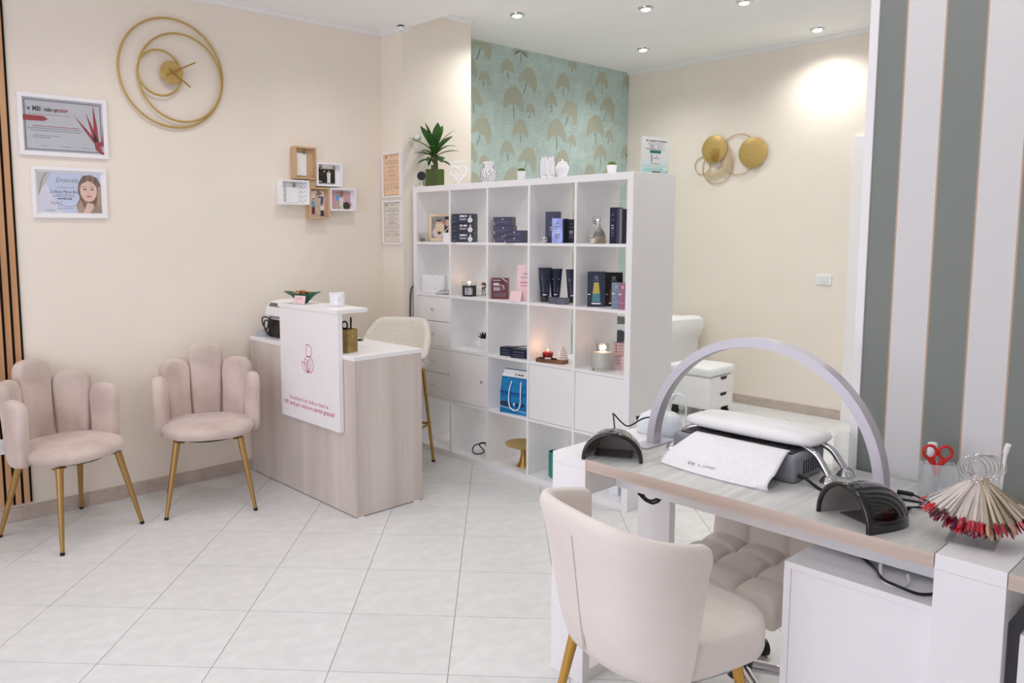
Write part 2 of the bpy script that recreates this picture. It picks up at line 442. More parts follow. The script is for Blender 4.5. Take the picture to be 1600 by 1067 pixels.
baseboard('baseboard_back', (XB, 2.572), (XB, YW), (-1, 0), 0.078, 0.27, 0.318)
baseboard('baseboard_wallpaper', (XQ, YW), (XB, YW), (0, -1), 0.078, 0.3, 0.33)

# white door beside the cream back wall
dr = structure(B().box(XB - 0.02, 1.62, 0.0, XB, 2.46, 2.15, 0.003).build('door_1', white_m))
fb = B()
fb.box(XB - 0.03, 2.46, 0, XB, 2.555, 2.235, 0.003); fb.box(XB - 0.03, 1.53, 0, XB, 1.62, 2.235, 0.003); fb.box(XB - 0.03, 1.62, 2.15, XB, 2.46, 2.235, 0.003)
fb.build('door_frame', white_m, dr)
hb = B().cyl((XB - .02, 1.70, 1.02), (XB - .07, 1.70, 1.02), .012, n=10); hb.tube([(XB - .065, 1.70, 1.02), (XB - .065, 1.82, 1.02)], .009, 8)
hb.build('door_handle', steel_m, dr)

# downlights
lamp_m = M('lamp_glow', (255, 255, 255), 0.5, emit=12.0, var=0)
def downlight(x, y, z, label, watts=BACK_W, col=(1.0, 0.985, 0.955), group='recessed ceiling spotlights'):
    t = thing('downlight', label, 'ceiling light', (x, y, z - 0.001), 0)
    B().lathe([(0.036, -0.012), (0.05, -0.006), (0.052, 0.0), (0.03, 0.0), (0.03, -0.004)], n=28).build('trim_ring', chrome_m, t, 40)
    B().lathe([(0.0, -0.022), (0.016, -0.021), (0.028, -0.017), (0.035, -0.008), (0.035, -0.004), (0, -0.004)], n=24).build('lamp', lamp_m, t, 40)
    d = bpy.data.lights.new('downlight_beam', 'SPOT'); d.energy = watts; d.color = col; d.spot_size = math.radians(150); d.spot_blend = 1.0; d.shadow_soft_size = 0.035
    o = bpy.data.objects.new('downlight_beam', d); COL.objects.link(o); o.parent = t; o.location = (0, 0, -0.06)
    return t
downlight(4.133, 3.96, ZB, 'recessed spotlight in back ceiling, nearest the cream pillar')
downlight(4.683, 3.276, ZB, 'recessed spotlight in back ceiling, in the middle near the photo top edge')
downlight(5.691, 3.998, ZB, 'recessed spotlight in back ceiling, lowest in photo, near the wallpaper corner')
downlight(6.146, 2.756, ZB, 'recessed spotlight close to the cream back wall, making a bright patch on it')
downlight(5.053, 2.759, ZB, 'recessed spotlight half cut by the photo top edge, right of centre')
downlight(3.7, 2.0, ZB, 'recessed spotlight in the back ceiling, hidden above the photo beside the shelf')
downlight(4.7, 1.35, ZB, 'recessed spotlight in the back ceiling, hidden behind the striped wall, middle')
downlight(5.8, 1.1, ZB, 'recessed spotlight in the back ceiling, hidden behind the striped wall, far one')
for x in (0.35, 1.6, 2.8):
    for y in (3.72, 2.3, 0.7):
        if (x, y) == (2.8, 0.7): x2 = 2.2
        else: x2 = x
        downlight(x2, y, ZF, 'recessed spotlight in the front ceiling above the photo, %s %s' % ({.35: 'photographer side,', 1.6: 'middle,', 2.8: 'pillar side,'}[x], {3.72: 'by the left wall', 2.3: 'over the open floor', .7: 'over the nail desk'}[y]), DOWN_W if y > 1 else DOWN_W * .55, (1.0, 0.97, 0.94), 'front ceiling spotlights')
# ------------------------------------------------------------------ slatted wall panel (left edge)
oak_m = M('oak_slat', (206, 162, 120), 0.5, col2=(186, 138, 98), scale=18, stretch=(1, 1, 0.06), rnd=0.04)
t = thing('slat_wall_panel', 'oak slat acoustic panel with black felt gaps at the left end of the wall', 'wall panel', (0.42, YL, 0.0))
B().box(0, -0.009, 0.094, 0.6, 0, 2.86).build('felt_backing', felt_m, t)
sl = None
for i in range(15):
    x = 0.6 - 0.013 - 0.027 - 0.0405 * i
    if x < 0: break
    if sl is None: s_ = B().box(0, -0.021, 0.095, 0.027, -0.009, 2.86, 0.0015, 1).build('slat', oak_m, t); sl = s_.data
    else: s_ = bpy.data.objects.new('slat', sl); COL.objects.link(s_); s_.parent = t
    s_.location = (x, 0, 0)
t = thing('wall_socket', 'white wall socket plate on the oak slat panel', 'socket', (0.855, YL - 0.022, 0.418))
B().box(-0.06, -0.009, -0.04, 0.06, 0, 0.04, 0.003).build('plate', whiteplastic_m, t)
sb = B()
for dx in (-0.03, 0.0, 0.03): sb.box(dx - 0.011, -0.0115, -0.022, dx + 0.011, -0.009, 0.022, 0.001)
sb.build('insert', M('socket_insert', (228, 229, 232), 0.3), t)

# ------------------------------------------------------------------ pink petal chairs
velvet_m = M('blush_velvet', (216, 199, 191), 0.75, col2=(190, 172, 164), scale=5, sheen=0.5, bump=0.08, bscale=260, detail=6)
leg_m = M('gold_leg_paint', (172, 138, 84), 0.38, metal=0.6, var=0.05, scale=30)
rub_m = M('rubber_black', (20, 20, 20), 0.7)
def pillow(outline, th, edge=0.016):
    """cushion slab from an outline in (u, z): returns verts (u, v, z) and faces, v is thickness"""
    n = len(outline)
    cu = sum(p[0] for p in outline) / n; cz = sum(p[1] for p in outline) / n
    def off(p, e):
        d = Vector((cu - p[0], cz - p[1])); l = d.length; k = min(e / l, 0.9); return (p[0] + d.x * k, p[1] + d.y * k)
    layers = [(edge * 3.2, th / 2), (edge * 1.3, th / 2 - .002), (edge * .35, th * .36), (0, th * .12), (0, -th * .12), (edge * .35, -th * .36), (edge * 1.3, -th / 2 + .002), (edge * 3.2, -th / 2)]
    vs, fs = [], []
    for e, v in layers:
        for p in outline: q = off(p, e); vs.append((q[0], v, q[1]))
    m = len(layers)
    for i in range(m - 1):
        for j in range(n): fs.append([i * n + j, i * n + (j + 1) % n, (i + 1) * n + (j + 1) % n, (i + 1) * n + j])
    a = len(vs); vs.append((cu, th / 2 + .001, cz)); vs.append((cu, -th / 2 - .001, cz))
    for j in range(n): fs.append([a, (j + 1) % n, j]); fs.append([a + 1, (m - 1) * n + j, (m - 1) * n + (j + 1) % n])
    return vs, fs
def petal_chair(label, loc, rz):
    t = thing('dining_chair', label, 'chair', loc, rz, 'blush velvet petal chairs')
    sb = B(); n = 40; prof = [(0.0, .398), (.17, .398), (.215, .402), (.242, .418), (.25, .437), (.243, .456), (.222, .468), (.17, .475), (0.0, .478)]
    vs, fs = [], []
    for (r, z) in prof:
        for j in range(n):
            a = 2 * PI * j / n; ca, sa = math.cos(a), math.sin(a)
            q = (abs(ca) ** 2.5 + abs(sa) ** 2.5) ** (-1 / 2.5)
            vs.append((max(r, 1e-4) * 1.02 * q * ca * 0.97, max(r, 1e-4) * q * sa * 0.94 - 0.012, z))
    for i in range(len(prof) - 1):
        for j in range(n): fs.append([i * n + j, i * n + (j + 1) % n, (i + 1) * n + (j + 1) % n, (i + 1) * n + j])
    sb.add(vs, fs); sb.build('seat', velvet_m, t, 60)
    for a, z1 in ((0, .868), (41, .79), (-41, .79), (81, .722), (-81, .722)):
        w = 0.188 if abs(a) < 60 else 0.172; z0 = .392; R = 0.252
        pts = []
        hb, ht = w * 0.445, w * 0.5
        for i in range(7): pts.append((-hb + 2 * hb * i / 6, z0 + .012 * abs(i / 3 - 1) ** 2))
        zs = z1 - ht * 0.92
        for i in range(1, 5): k = i / 5; pts.append((hb + (ht - hb) * k, z0 + (zs - z0) * k))
        for i in range(13):
            th = PI * i / 12; cx_ = math.cos(th); sx_ = math.sin(th)
            pts.append((ht * math.copysign(abs(cx_) ** .72, cx_), zs + ht * .92 * sx_ ** .72))
        for i in range(4, 0, -1): k = i / 5; pts.append((-(hb + (ht - hb) * k), z0 + (zs - z0) * k))
        vs, fs = pillow(pts, 0.062, .012)
        out = []; ar = math.radians(a); lean = 0.07 if abs(a) < 60 else 0.02
        for (u, v, z) in vs:
            th = ar + u / R * 0.96; rr = R + v * -1 + lean * max(0, z - 0.45)
            out.append((rr * math.sin(th), rr * math.cos(th) - 0.01, z))
        B().add(out, fs).build('back_petal', velvet_m, t, 70)
    B().lathe([(0.0, .386), (.17, .386), (.175, .398), (0, .398)], (0, -.012, 0), 24).build('seat_base', blackmat_m, t, 40)
    for sx in (-1, 1):
        for sy in (-1, 1):
            lg = B().tube([(sx * .165, sy * .15 - .01, .392), (sx * .229, sy * .24, .012)], [.0185, .010], 14)
            lg.box(sx * .155 - .03, sy * .14 - .025, .386, sx * .155 + .03, sy * .14 + .015, .389)
            lo = lg.build('leg', leg_m, t, 40)
            B().cyl((sx * .2285, sy * .239, .014), (sx * .231, sy * .242, .0), .0108, n=12).build('foot_cap', rub_m, lo, 40)
    return t
petal_chair('blush velvet petal-back chair on gold legs, beside the oak slat panel at the left edge', (1.124, 4.20, 0), math.radians(20.2))
petal_chair('blush velvet petal-back chair on gold legs, next to the reception counter', (1.846, 4.15, 0), math.radians(-23.5))

# ------------------------------------------------------------------ reception counter
ash_m = M('pale_ash_laminate', (218, 208, 202), 0.45, col2=(200, 188, 182), scale=9, stretch=(1, 1, 0.045), detail=8)
nt = ash_m.node_tree; N = nt.nodes; L = nt.links; bs = N['Principled BSDF']; lk = bs.inputs['Base Color'].links[0].from_socket
tcn = [n for n in N if n.type == 'TEX_COORD'][0]
m2 = N.new('ShaderNodeMapping'); m2.inputs['Scale'].default_value = (1, 1, 0.03); w2 = N.new('ShaderNodeTexNoise'); w2.inputs['Scale'].default_value = 160; w2.inputs['Detail'].default_value = 3
L.new(tcn.outputs['Object'], m2.inputs['Vector']); L.new(m2.outputs['Vector'], w2.inputs['Vector'])
mr = N.new('ShaderNodeMapRange'); mr.inputs['From Min'].default_value = 0.3; mr.inputs['From Max'].default_value = 0.7; mr.inputs['To Min'].default_value = 0.965; mr.inputs['To Max'].default_value = 1.03
L.new(w2.outputs['Fac'], mr.inputs['Value']); hs = N.new('ShaderNodeHueSaturation'); L.new(mr.outputs['Result'], hs.inputs['Value']); L.new(lk, hs.inputs['Color']); L.new(hs.outputs['Color'], bs.inputs['Base Color'])
# local frame: x runs along the front (0 at the wall end .. 1.145), y is depth (0 front .. 0.452)
rec = thing('reception_counter', 'reception counter in pale ash laminate with white top against the left wall', 'reception desk', (2.297, 4.5025, 0), -PI / 2)
B().box(0, 0, 0.006, 1.127, 0.022, 0.844, 0.0012, 1).build('front_panel', ash_m, rec)
B().box(1.127, 0, 0.006, 1.146, 0.452, 0.844, 0.0012, 1).build('side_panel', ash_m, rec)
B().box(0.0, 0.022, 0.006, 0.019, 0.452, 0.844).build('side_panel', ash_m, rec)
B().box(0.019, 0.03, 0.45, 1.127, 0.44, 0.468).build('inner_shelf', white_m, rec)
B().box(0.0, -0.002, 0.844, 1.148, 0.456, 0.868, 0.0015, 1).build('counter_top', white_m, rec)
pf = B()
for (x, y) in ((0.05, .04), (1.137, .03), (1.137, .41), (0.05, .41)): pf.box(x - .009, y - .02, 0, x + .009, y + .02, .006)
pf.build('foot', white_m, rec)
sg = B().box(0.437, -0.032, 0.452, 1.047, -0.003, 1.086, 0.001, 1).build('sign_board', white_m, rec)
yb = -0.0325
pr = B()
# leaf-and-B emblem in outline
cx, cz = 0.738, 0.815
pr.stroke([(cx - .012, cz + .012), (cx - .012, cz + .078), (cx + .012, cz + .078)] + arc(cx + .012, cz + .045, .033, PI / 2, -PI / 2, 10) + [(cx - .012, cz + .012)], .0045, yb, inkp_m)
pr.stroke(arc(cx + .016, cz - .032, .045, PI * .62, -PI * .6, 18), .0045, yb, inkp_m)
for rot, l_ in ((2.45, .085), (1.95, .085), (1.35, .082)):
    P = []
    for s_ in (1, -1):
        for i in range(9):
            k = i / 8 if s_ == 1 else 1 - i / 8
            u = l_ * k; v = s_ * .020 * math.sin(PI * k)
            P.append((cx + .004 + u * math.cos(rot) - v * math.sin(rot), cz - .078 + u * math.sin(rot) + v * math.cos(rot)))
    pr.stroke(P, .004, yb, inkp_m)
pr.build('emblem', None, sg, smooth='flatprint')
tx = B()
tx.text('Scansiona il qr code e ricevi la', 0.735, 0.572, 0.0335, yb, inkp_m)
runs = (('VIP card', .012), ('per ottenere', 0.0), ('servizi gratuiti!', .012))
ws = []
for s_, bo in runs:
    q = B(); q.text(s_, 0, 0, .034, 0, inkp_m, 'LEFT', bold=bo); ws.append(q.last_w); q.bm.free()
kx = .53 / (sum(ws) + .020); x = .47
for (s_, bo), w_ in zip(runs, ws):
    tx.text(s_, x, .537, .034, yb, inkp_m, 'LEFT', bold=bo, sx=kx); x += (w_ + .010) * kx
tx.build('sign_lettering', None, sg, smooth='flatprint')
B().box(0.425, -0.036, 1.086, 1.050, 0.158, 1.108, 0.0012, 1).build('ledge', white_m, rec)

# ------------------------------------------------------------------ boucle bar stool
def tub(phis, prof):
    """loft: for each angle (0 = back) a closed section prof(phi) of (radius, z)"""
    rows = []
    for p in phis:
        rows.append([(q[0] * math.sin(p * (q[2] if len(q) > 2 else 1)), q[0] * math.cos(p * (q[2] if len(q) > 2 else 1)), q[1]) for q in prof(p)])
    m = len(rows[0]); vs = [v for r in rows for v in r]; fs = []
    for i in range(len(rows) - 1):
        for j in range(m): fs.append([i * m + j, i * m + (j + 1) % m, (i + 1) * m + (j + 1) % m, (i + 1) * m + j])
    fs.append(list(range(m))[::-1]); fs.append([(len(rows) - 1) * m + j for j in range(m)])
    return vs, fs
def ss(a, b, x): x = max(0, min(1, (x - a) / (b - a))); return x * x * (3 - 2 * x)
boucle_m = M('cream_boucle', (242, 237, 226), 0.9, var=0.06, scale=110, bump=0.6, bscale=150, sheen=0.4)
bst = thing('bar_stool', 'cream boucle bar stool with gold legs behind the reception counter', 'stool', (3.02, 3.975, 0), math.radians(-62))
def prof(p):
    k = 1 - ss(0.35, 1.0, abs(p) / 2.0)
    top = 0.735 + (0.955 - 0.735) * k; th = 0.048; e = 1.0 - 0.25 * ss(.85, 1, abs(p) / 2.0)
    ro = 0.218 * e; rt = 0.245 * e
    return [(ro - .02, .655), (ro, .668), (ro + (rt - ro) * .5, .7 + (top - .7) * .5), (rt, top - .025), (rt - .012, top - .005), (rt - th * .5, top), (rt - th + .01, top - .006), (rt - th, top - .028), (ro - th + .008, .71), (ro - th - .01, .66)]
v_, f_ = tub([-2.0 + 4.0 * i / 32 for i in range(33)], prof)
B().add(v_, f_).build('backrest', boucle_m, bst, 70)
B().lathe([(0.0, .640), (.15, .642), (.205, .655), (.222, .69), (.205, .722), (.15, .735), (0, .738)], (0, -.025, 0), 32, sy=1.0).build('seat', boucle_m, bst, 70)
lp = []
for sx in (-1, 1):
    for sy in (-1, 1):
        P = [(sx * .05, sy * .05 - .01, .642), (sx * .13, sy * .13 - .01, .638), (sx * .148, sy * .148 - .01, .62), (sx * .152, sy * .152 - .01, .59), (sx * .20, sy * .195 - .01, .008)]
        lo = B().tube(P, [.0115, .0115, .0115, .0115, .010], 10).build('leg', gold_m, bst, 50)
        B().cyl((sx * .20, sy * .195 - .01, .012), (sx * .201, sy * .196 - .01, 0), .0125, n=12).build('foot_cap', rub_m, lo, 40)
q = .182
B().tube([(-q, -q, .26), (q, -q, .26), (q, q - .01, .26), (-q, q - .01, .26)], .0085, 8, closed=True).build('foot_rail', gold_m, bst, 50)

# ------------------------------------------------------------------ cube shelf room divider
KX, KY = 3.434, 4.274
# local frame: x from the pillar end (0 .. 1.82), y depth (0 front .. 0.39)
sh = thing('cube_shelf', 'white five by five cube shelf standing as room divider beside the pillar', 'shelf', (KX, KY, 0), -PI / 2)
IW = (1.82 - .076 - 4 * .016) / 5
CX = [.038 + (IW + .016) * i for i in range(5)]                 # left edge of column i
RZ = [1.782 - IW * (i + 1) - .016 * i for i in range(5)]        # floor of row i
B().box(0, 0, 1.782, 1.82, .39, 1.82, .001, 1).build('top_panel', white_m, sh)
B().box(0, 0, 0.0, 1.82, .39, .038, .001, 1).build('bottom_panel', white_m, sh)
B().box(0, 0, .038, .038, .39, 1.782, .001, 1).build('side_panel', white_m, sh)
B().box(1.782, 0, .038, 1.82, .39, 1.782, .001, 1).build('side_panel', white_m, sh)
for i in range(1, 5):
    x = CX[i] - .016
    B().box(x, 0.001, .038, x + .016, .389, 1.782).build('upright', white_m, sh)
    for c in range(5):
        B().box(CX[c], 0.002, RZ[i - 1] - .016, CX[c] + IW, .388, RZ[i - 1]).build('shelf_board', white_m, sh)
knob_m = chrome_m
def knob(x, z, parent):
    B().lathe([(0.0, 0), (.004, 0), (.004, .008), (.009, .011), (.010, .016), (.007, .020), (0, .021)], n=16, X=Matrix.Translation((x, 0.004, z)) @ Matrix.Rotation(PI / 2, 4, 'X')).build('knob', knob_m, parent, 40)
for r in (2, 3):
    for k in range(2):
        z0 = RZ[r] + .002 + k * (IW / 2); z1 = RZ[r] + (k + 1) * (IW / 2) - .002
        d = B().box(CX[0] + .003, .004, z0, CX[0] + IW - .003, .35, z1, .001, 1).build('drawer', white_m, sh)
        knob(CX[0] + IW / 2, (z0 + z1) / 2, d)
for c in (1, 3, 4):
    z0, z1 = RZ[3] + .002, RZ[3] + IW - .002
    d = B().box(CX[c] + .002, .004, z0, CX[c] + IW - .002, .020, z1, .001, 1).build('door', white_m, sh)
    B().box(CX[c] + .004, .022, z0 + .002, CX[c] + IW - .004, .37, z1 - .002).build('cube_insert', white_m, sh)
    if c == 1: knob(CX[c] + IW - .032, (z0 + z1) / 2, d)
# ------------------------------------------------------------------ things on top of the shelf (z = 1.82)
ZT = 1.82
t = thing('baby_monitor', 'small white desk camera with round black face on the shelf end by the pillar', 'camera', (3.475, 4.225, ZT), math.radians(-50))
B().lathe([(0, 0), (.03, 0), (.031, .004), (.02, .009), (.006, .014), (.0055, .05), (0, .05)], n=24).build('stand', whiteplastic_m, t, 40)
B().lathe([(0, -.02), (.024, -.02), (.033, -.012), (.034, .012), (.031, .017), (0, .017)], n=28, X=Matrix.Translation((0, 0.0, .075)) @ Matrix.Rotation(PI / 2, 4, 'X')).build('housing', whiteplastic_m, t, 40)
B().lathe([(0, .0172), (.0305, .0172), (.029, .020), (0, .021)], n=28, X=Matrix.Translation((0, 0, .075)) @ Matrix.Rotation(PI / 2, 4, 'X')).build('lens_face', blackmat_m, t, 40)

potg_m = M('green_ribbed_ceramic', (78, 96, 40), 0.5, var=0.2, scale=40, stretch=(1, 1, .05))
leafg_m = M('plant_leaf', (72, 122, 48), 0.4, col2=(38, 84, 30), scale=9, rnd=.1)
trunk_m = M('cane_bark', (110, 104, 70), 0.8, col2=(80, 78, 50), scale=20, stretch=(1, 1, 6))
pl = thing('potted_dracaena', 'dracaena plant with broad green leaves in a square green pot on top of the shelf', 'plant', (3.535, 4.155, ZT), math.radians(-42))
pb = B().box(-.062, -.062, 0, .062, .062, .115, .004)
pb.build('pot', potg_m, pl, 40)
pr_ = B()
for i in range(24):
    x = -.059 + .118 * i / 23
    pr_.box(x - .0016, -.0632, .004, x + .0016, -.0618, .112)
pr_.build('pot_rib', potg_m, pl)
B().box(-.055, -.055, .1152, .055, .055, .1162).build('soil', M('soil', (60, 50, 38), .95, var=.3, scale=90), pl)
B().tube(spline([(.004, 0, .105), (.004, 0, .17), (.0, 0, .235)], 6), [.0165] * 6 + [.015] * 7, 12).build('cane', trunk_m, pl, 50)
def leaf_blade(p0, az, el, ln, wd, droop):
    """strap leaf: channel-shaped blade that arches over"""
    rows = []; p = Vector(p0); e = el; n = 9
    for i in range(n + 1):
        k = i / n; w = wd * (0.30 + 1.5 * k if k < .35 else (0.825 + .175 * math.sin((k - .35) * 3)) * (1 - ((k - .35) / .65) ** 2.8)) + .0008
        d = Vector((math.cos(az) * math.cos(e), math.sin(az) * math.cos(e), math.sin(e)))
        s_ = Vector((-math.sin(az), math.cos(az), 0)); up = s_.cross(d)
        rows.append([p - s_ * w / 2 - up * -w * .10, p + up * .0005, p + s_ * w / 2 + up * w * .10])
        p = p + d * (ln / n); e -= droop / n
    vs, fs = [], []
    for r in rows: vs += r
    for i in range(n):
        for j in range(2): fs.append([i * 3 + j, i * 3 + j + 1, i * 3 + 4 + j, i * 3 + 3 + j])
    return vs, fs
rl = random.Random(4)
heads = [((0, 0, .235), 18), ((-.022, .005, .215), 6)]
B().tube(spline([(.0, 0, .15), (-.018, 0, .18), (-.022, .005, .215)], 5), .006, 8).build('side_shoot', leafg_m, pl, 50)
for (h, cnt) in heads:
    for i in range(cnt):
        az = i * 2.399 + (.4 if cnt == 18 else 1.9); k = i / cnt
        if cnt == 18: el = .30 + 1.15 * k ** .9; ln = .135 + .075 * math.sin(k * 2.6) + rl.uniform(-.015, .02); base = (h[0], h[1], h[2] - .055 + .085 * k); w = .068
        else: el = .1 + .8 * k; ln = .085 + rl.uniform(-.01, .02); base = (h[0], h[1], h[2] - .02 + .03 * k); w = .026
        v_, f_ = leaf_blade(base, az, el, ln, w, 1.35 - .95 * k + rl.uniform(-.1, .3))
        B().add(v_, f_).build('leaf', leafg_m, pl, 60)
t = thing('bottle', 'slim green glass bottle standing behind the square green plant pot', 'bottle', (3.60, 4.26, ZT))
B().lathe([(0, 0), (.016, 0), (.017, .004), (.017, .11), (.012, .125), (.010, .15), (.012, .152), (.012, .158), (0, .158)], n=20).build('glass', M('green_glass', (110, 150, 128), .08, trans=.5, var=.03), t, 40)

ws_m = M('white_filigree', (244, 243, 246), .55, var=.01)
t = thing('filigree_ornament', 'white filigree heart shaped letter ornament on the shelf beside the green pot', 'ornament', (3.56, 3.945, ZT), math.radians(-52))
fb = B()
def flat_tube(P, r): fb.tube([(p[0], 0, p[1]) for p in P], r, 6)
hp = []
for i in range(33):
    a = 2 * PI * i / 32; hp.append((.0036 * 16 * math.sin(a) ** 3, .085 + .0036 * (13 * math.cos(a) - 5 * math.cos(2 * a) - 2 * math.cos(3 * a) - math.cos(4 * a))))
flat_tube(hp, .0065)
for s_ in (-1, 1):
    flat_tube([(s_ * (.002 + .012 * k * math.cos(5.5 * k)) + s_ * .022, .088 + .022 * k * math.sin(5.5 * k)) for k in [j / 24 for j in range(25)]], .0045)
    flat_tube(arc(s_ * .018, .058, .018, 0, PI * 1.6, 12), .004)
flat_tube([(-.05, .15), (-.02, .158), (0, .152), (.02, .158), (.05, .15)], .0055)
fb.build('scrollwork', ws_m, t, 60)
B().box(-.04, -.02, 0, .04, .02, .012, .003).build('base', ws_m, t, 40)
B().cyl((0, 0, .01), (0, 0, .03), .006, n=10).build('stem', ws_m, t, 40)

hole_m = M('vase_hole_shade', (58, 52, 52), .8)
t = thing('lantern_vase', 'white bottle-shaped ceramic lantern pierced with small oval holes, on the shelf top', 'vase', (3.49, 3.585, ZT))
prof_v = [(0, 0), (.034, 0), (.046, .018), (.052, .045), (.046, .072), (.030, .092), (.022, .102), (.024, .108), (.036, .122), (.034, .128), (.022, .130), (0, .130)]
B().lathe(prof_v, n=36).build('body', ws_m, t, 60)
hb = B(); rh = random.Random(2)
def rad(z):
    for (r0, z0), (r1, z1) in zip(prof_v[1:-1], prof_v[2:]):
        if z0 <= z <= z1: return r0 + (r1 - r0) * (z - z0) / (z1 - z0 + 1e-9)
    return .02
for iz in range(7):
    z = .014 + .0125 * iz; nn = max(6, int(rad(z) * 2 * PI / .016))
    for j in range(nn):
        a = 2 * PI * (j + .5 * (iz % 2)) / nn + rh.uniform(-.1, .1); r = rad(z)
        hb.ell((r * math.cos(a), r * math.sin(a), z), (.003, .003, .0042), 8)
hb.build('pierced_hole', hole_m, t, 60)

succ_m = M('succulent_green', (112, 140, 52), .5, col2=(70, 100, 36), scale=30)
def succulent(label, loc, h=.052, w=.026):
    t = thing('succulent_pot', label, 'plant', loc, 0, 'small succulents in white pots')
    B().lathe([(0, 0), (w * .78, 0), (w, h), (w * .93, h), (w * .9, h - .004), (0, h - .004)], n=24).build('pot', whiteplastic_m, t, 40)
    b = B(); rs = random.Random(5)
    for ring_, (n_, el, l_) in enumerate(((8, .25, .026), (7, .7, .024), (5, 1.1, .02), (1, 1.5, .016))):
        for i in range(n_):
            a = 2 * PI * i / n_ + ring_ * .4
            d = Vector((math.cos(a) * math.cos(el), math.sin(a) * math.cos(el), math.sin(el)))
            b.tube([(0, 0, h - .002), Vector((0, 0, h)) + d * l_ * .55, Vector((0, 0, h)) + d * l_], [.005, .0068, .0012], 6)
    b.build('rosette', succ_m, t, 60)
    return t
succulent('small green succulent in white pot between pierced lantern and lattice lantern', (3.47, 3.285, ZT))
succulent('small green succulent in white pot near the right end of the shelf top', (3.56, 2.688, ZT), .054, .028)
t = thing('lattice_lantern', 'white square lantern with slanting lattice cut-outs on the shelf top', 'lantern', (3.50, 3.105, ZT), math.radians(-48))
lb_ = B()
for (a, b_) in ((0, 0), (1, PI / 2), (2, PI), (3, -PI / 2)):
    X = Matrix.Rotation(b_, 4, 'Z')
    lb_.box(-.046, -.046, 0, -.036, -.040, .118, X=X); lb_.box(.036, -.046, 0, .046, -.040, .118, X=X)
    lb_.box(-.046, -.046, 0, .046, -.040, .012, X=X); lb_.box(-.046, -.046, .106, .046, -.040, .118, X=X); lb_.box(-.003, -.046, 0, .003, -.040, .118, X=X)
    for i in range(9):
        for s_ in (0, 1):
            x0 = -.036 + s_ * .039; z = .010 + i * .0115
            lb_.add([(x0, -.044, z), (x0 + .033, -.044, z + .016), (x0 + .033, -.044, z + .0225), (x0, -.044, z + .0065), (x0, -.041, z), (x0 + .033, -.041, z + .016), (x0 + .033, -.041, z + .0225), (x0, -.041, z + .0065)],
                    [[0, 1, 2, 3], [7, 6, 5, 4], [0, 4, 5, 1], [2, 6, 7, 3], [1, 5, 6, 2], [0, 3, 7, 4]], None, X)
lb_.build('lattice', ws_m, t)
B().box(-.04, -.04, .001, .04, .04, .006).build('floor_plate', ws_m, t)
t = thing('ginger_jar', 'small white lidded ceramic jar beside the lattice lantern', 'jar', (3.47, 2.965, ZT))
B().lathe([(0, 0), (.022, 0), (.026, .01), (.038, .04), (.039, .055), (.030, .072), (.026, .076), (0, .076)], n=32).build('body', ws_m, t, 50)
B().lathe([(0, .0765), (.029, .0765), (.024, .083), (.008, .088), (.005, .092), (.007, .098), (0, .101)], n=28).build('lid', ws_m, t, 50)
t = thing('leaflet_stand', 'leaflet picturing a teal lidded jar, at the right end of the shelf top', 'leaflet', (3.640, 2.468, ZT), math.radians(-6))
B().box(-.108, -.003, 0.0, .108, .003, .190).build('holder', acryl_m, t)
B().box(-.108, 0.0, 0, .108, .06, .002).build('holder_foot', acryl_m, t)
y = -.0036
lf = B(); lf.rect(-.078, .002, .078, .220, y + .0004, paper_m)
te = M('print_teal', (30, 128, 120), .6); tl = [M('print_aqua_%d' % i, c, .6) for i, c in enumerate(((178, 222, 222), (204, 234, 234), (226, 242, 242)))]
for i, m_ in enumerate(tl): lf.rect(-.078, .002 + .026 * i, .078, .028 + .026 * i, y + .0002, m_)
lf.text('IN QUESTO STUDIO', .006, .196, .0135, y, inkb_m, bold=.03)
lf.text('gli strumenti metallici sono', .006, .183, .0088, y, inkg_m); lf.text('disinfettati e sterilizzati con', .006, .173, .0088, y, inkg_m)
lf.ringp(-.025, .160, .0055, .0075, y, inkb_m); lf.ringp(-.013, .160, .0055, .0075, y, inkb_m); lf.text('PEX10', .026, .160, .013, y, te)
lf.rect(-.055, .148, .035, .1495, y, inkg_m); lf.rect(-.055, .144, .06, .1455, y, inkr_m)
lf.rect(-.030, .055, .030, .128, y, inkw_m); lf.disc(0, .055, .030, .008, y, inkw_m); lf.rect(-.032, .122, .032, .140, y - .0002, te); lf.rect(-.024, .068, -.019, .115, y - .0002, te)
lf.text('10', .006, .105, .012, y - .0003, te); lf.greek(-.012, .024, .095, .002, y - .0003, inkg_m, 1); lf.greek(-.012, .024, .09, .002, y - .0003, inkg_m, 2)
lf.disc(.058, .03, .015, .015, y - .0002, tl[2]); lf.rect(-.02, .006, .03, .012, y - .0002, inkr_m)
bmesh.ops.transform(lf.bm, matrix=Matrix.Diagonal((1.37, 1, .86, 1)), verts=lf.bm.verts)
lf.build('leaflet_print', None, t, smooth='flatprint')

# ------------------------------------------------------------------ things in the cubes
def carton(label, loc, w, d, h, rz, mat, printer=None, group=None, name='product_box', cat='box', bev=.0008):
    t = thing(name, label, cat, loc, math.radians(rz), group)
    B().box(-w / 2, -d / 2, 0, w / 2, d / 2, h, bev, 1).build('carton', mat, t)
    if printer:
        b = B(); printer(b, w, h, -d / 2 - .0005); b.build('box_print', None, t, smooth='flatprint')
    return t
R1, R2, R3, R4, R5 = RZ
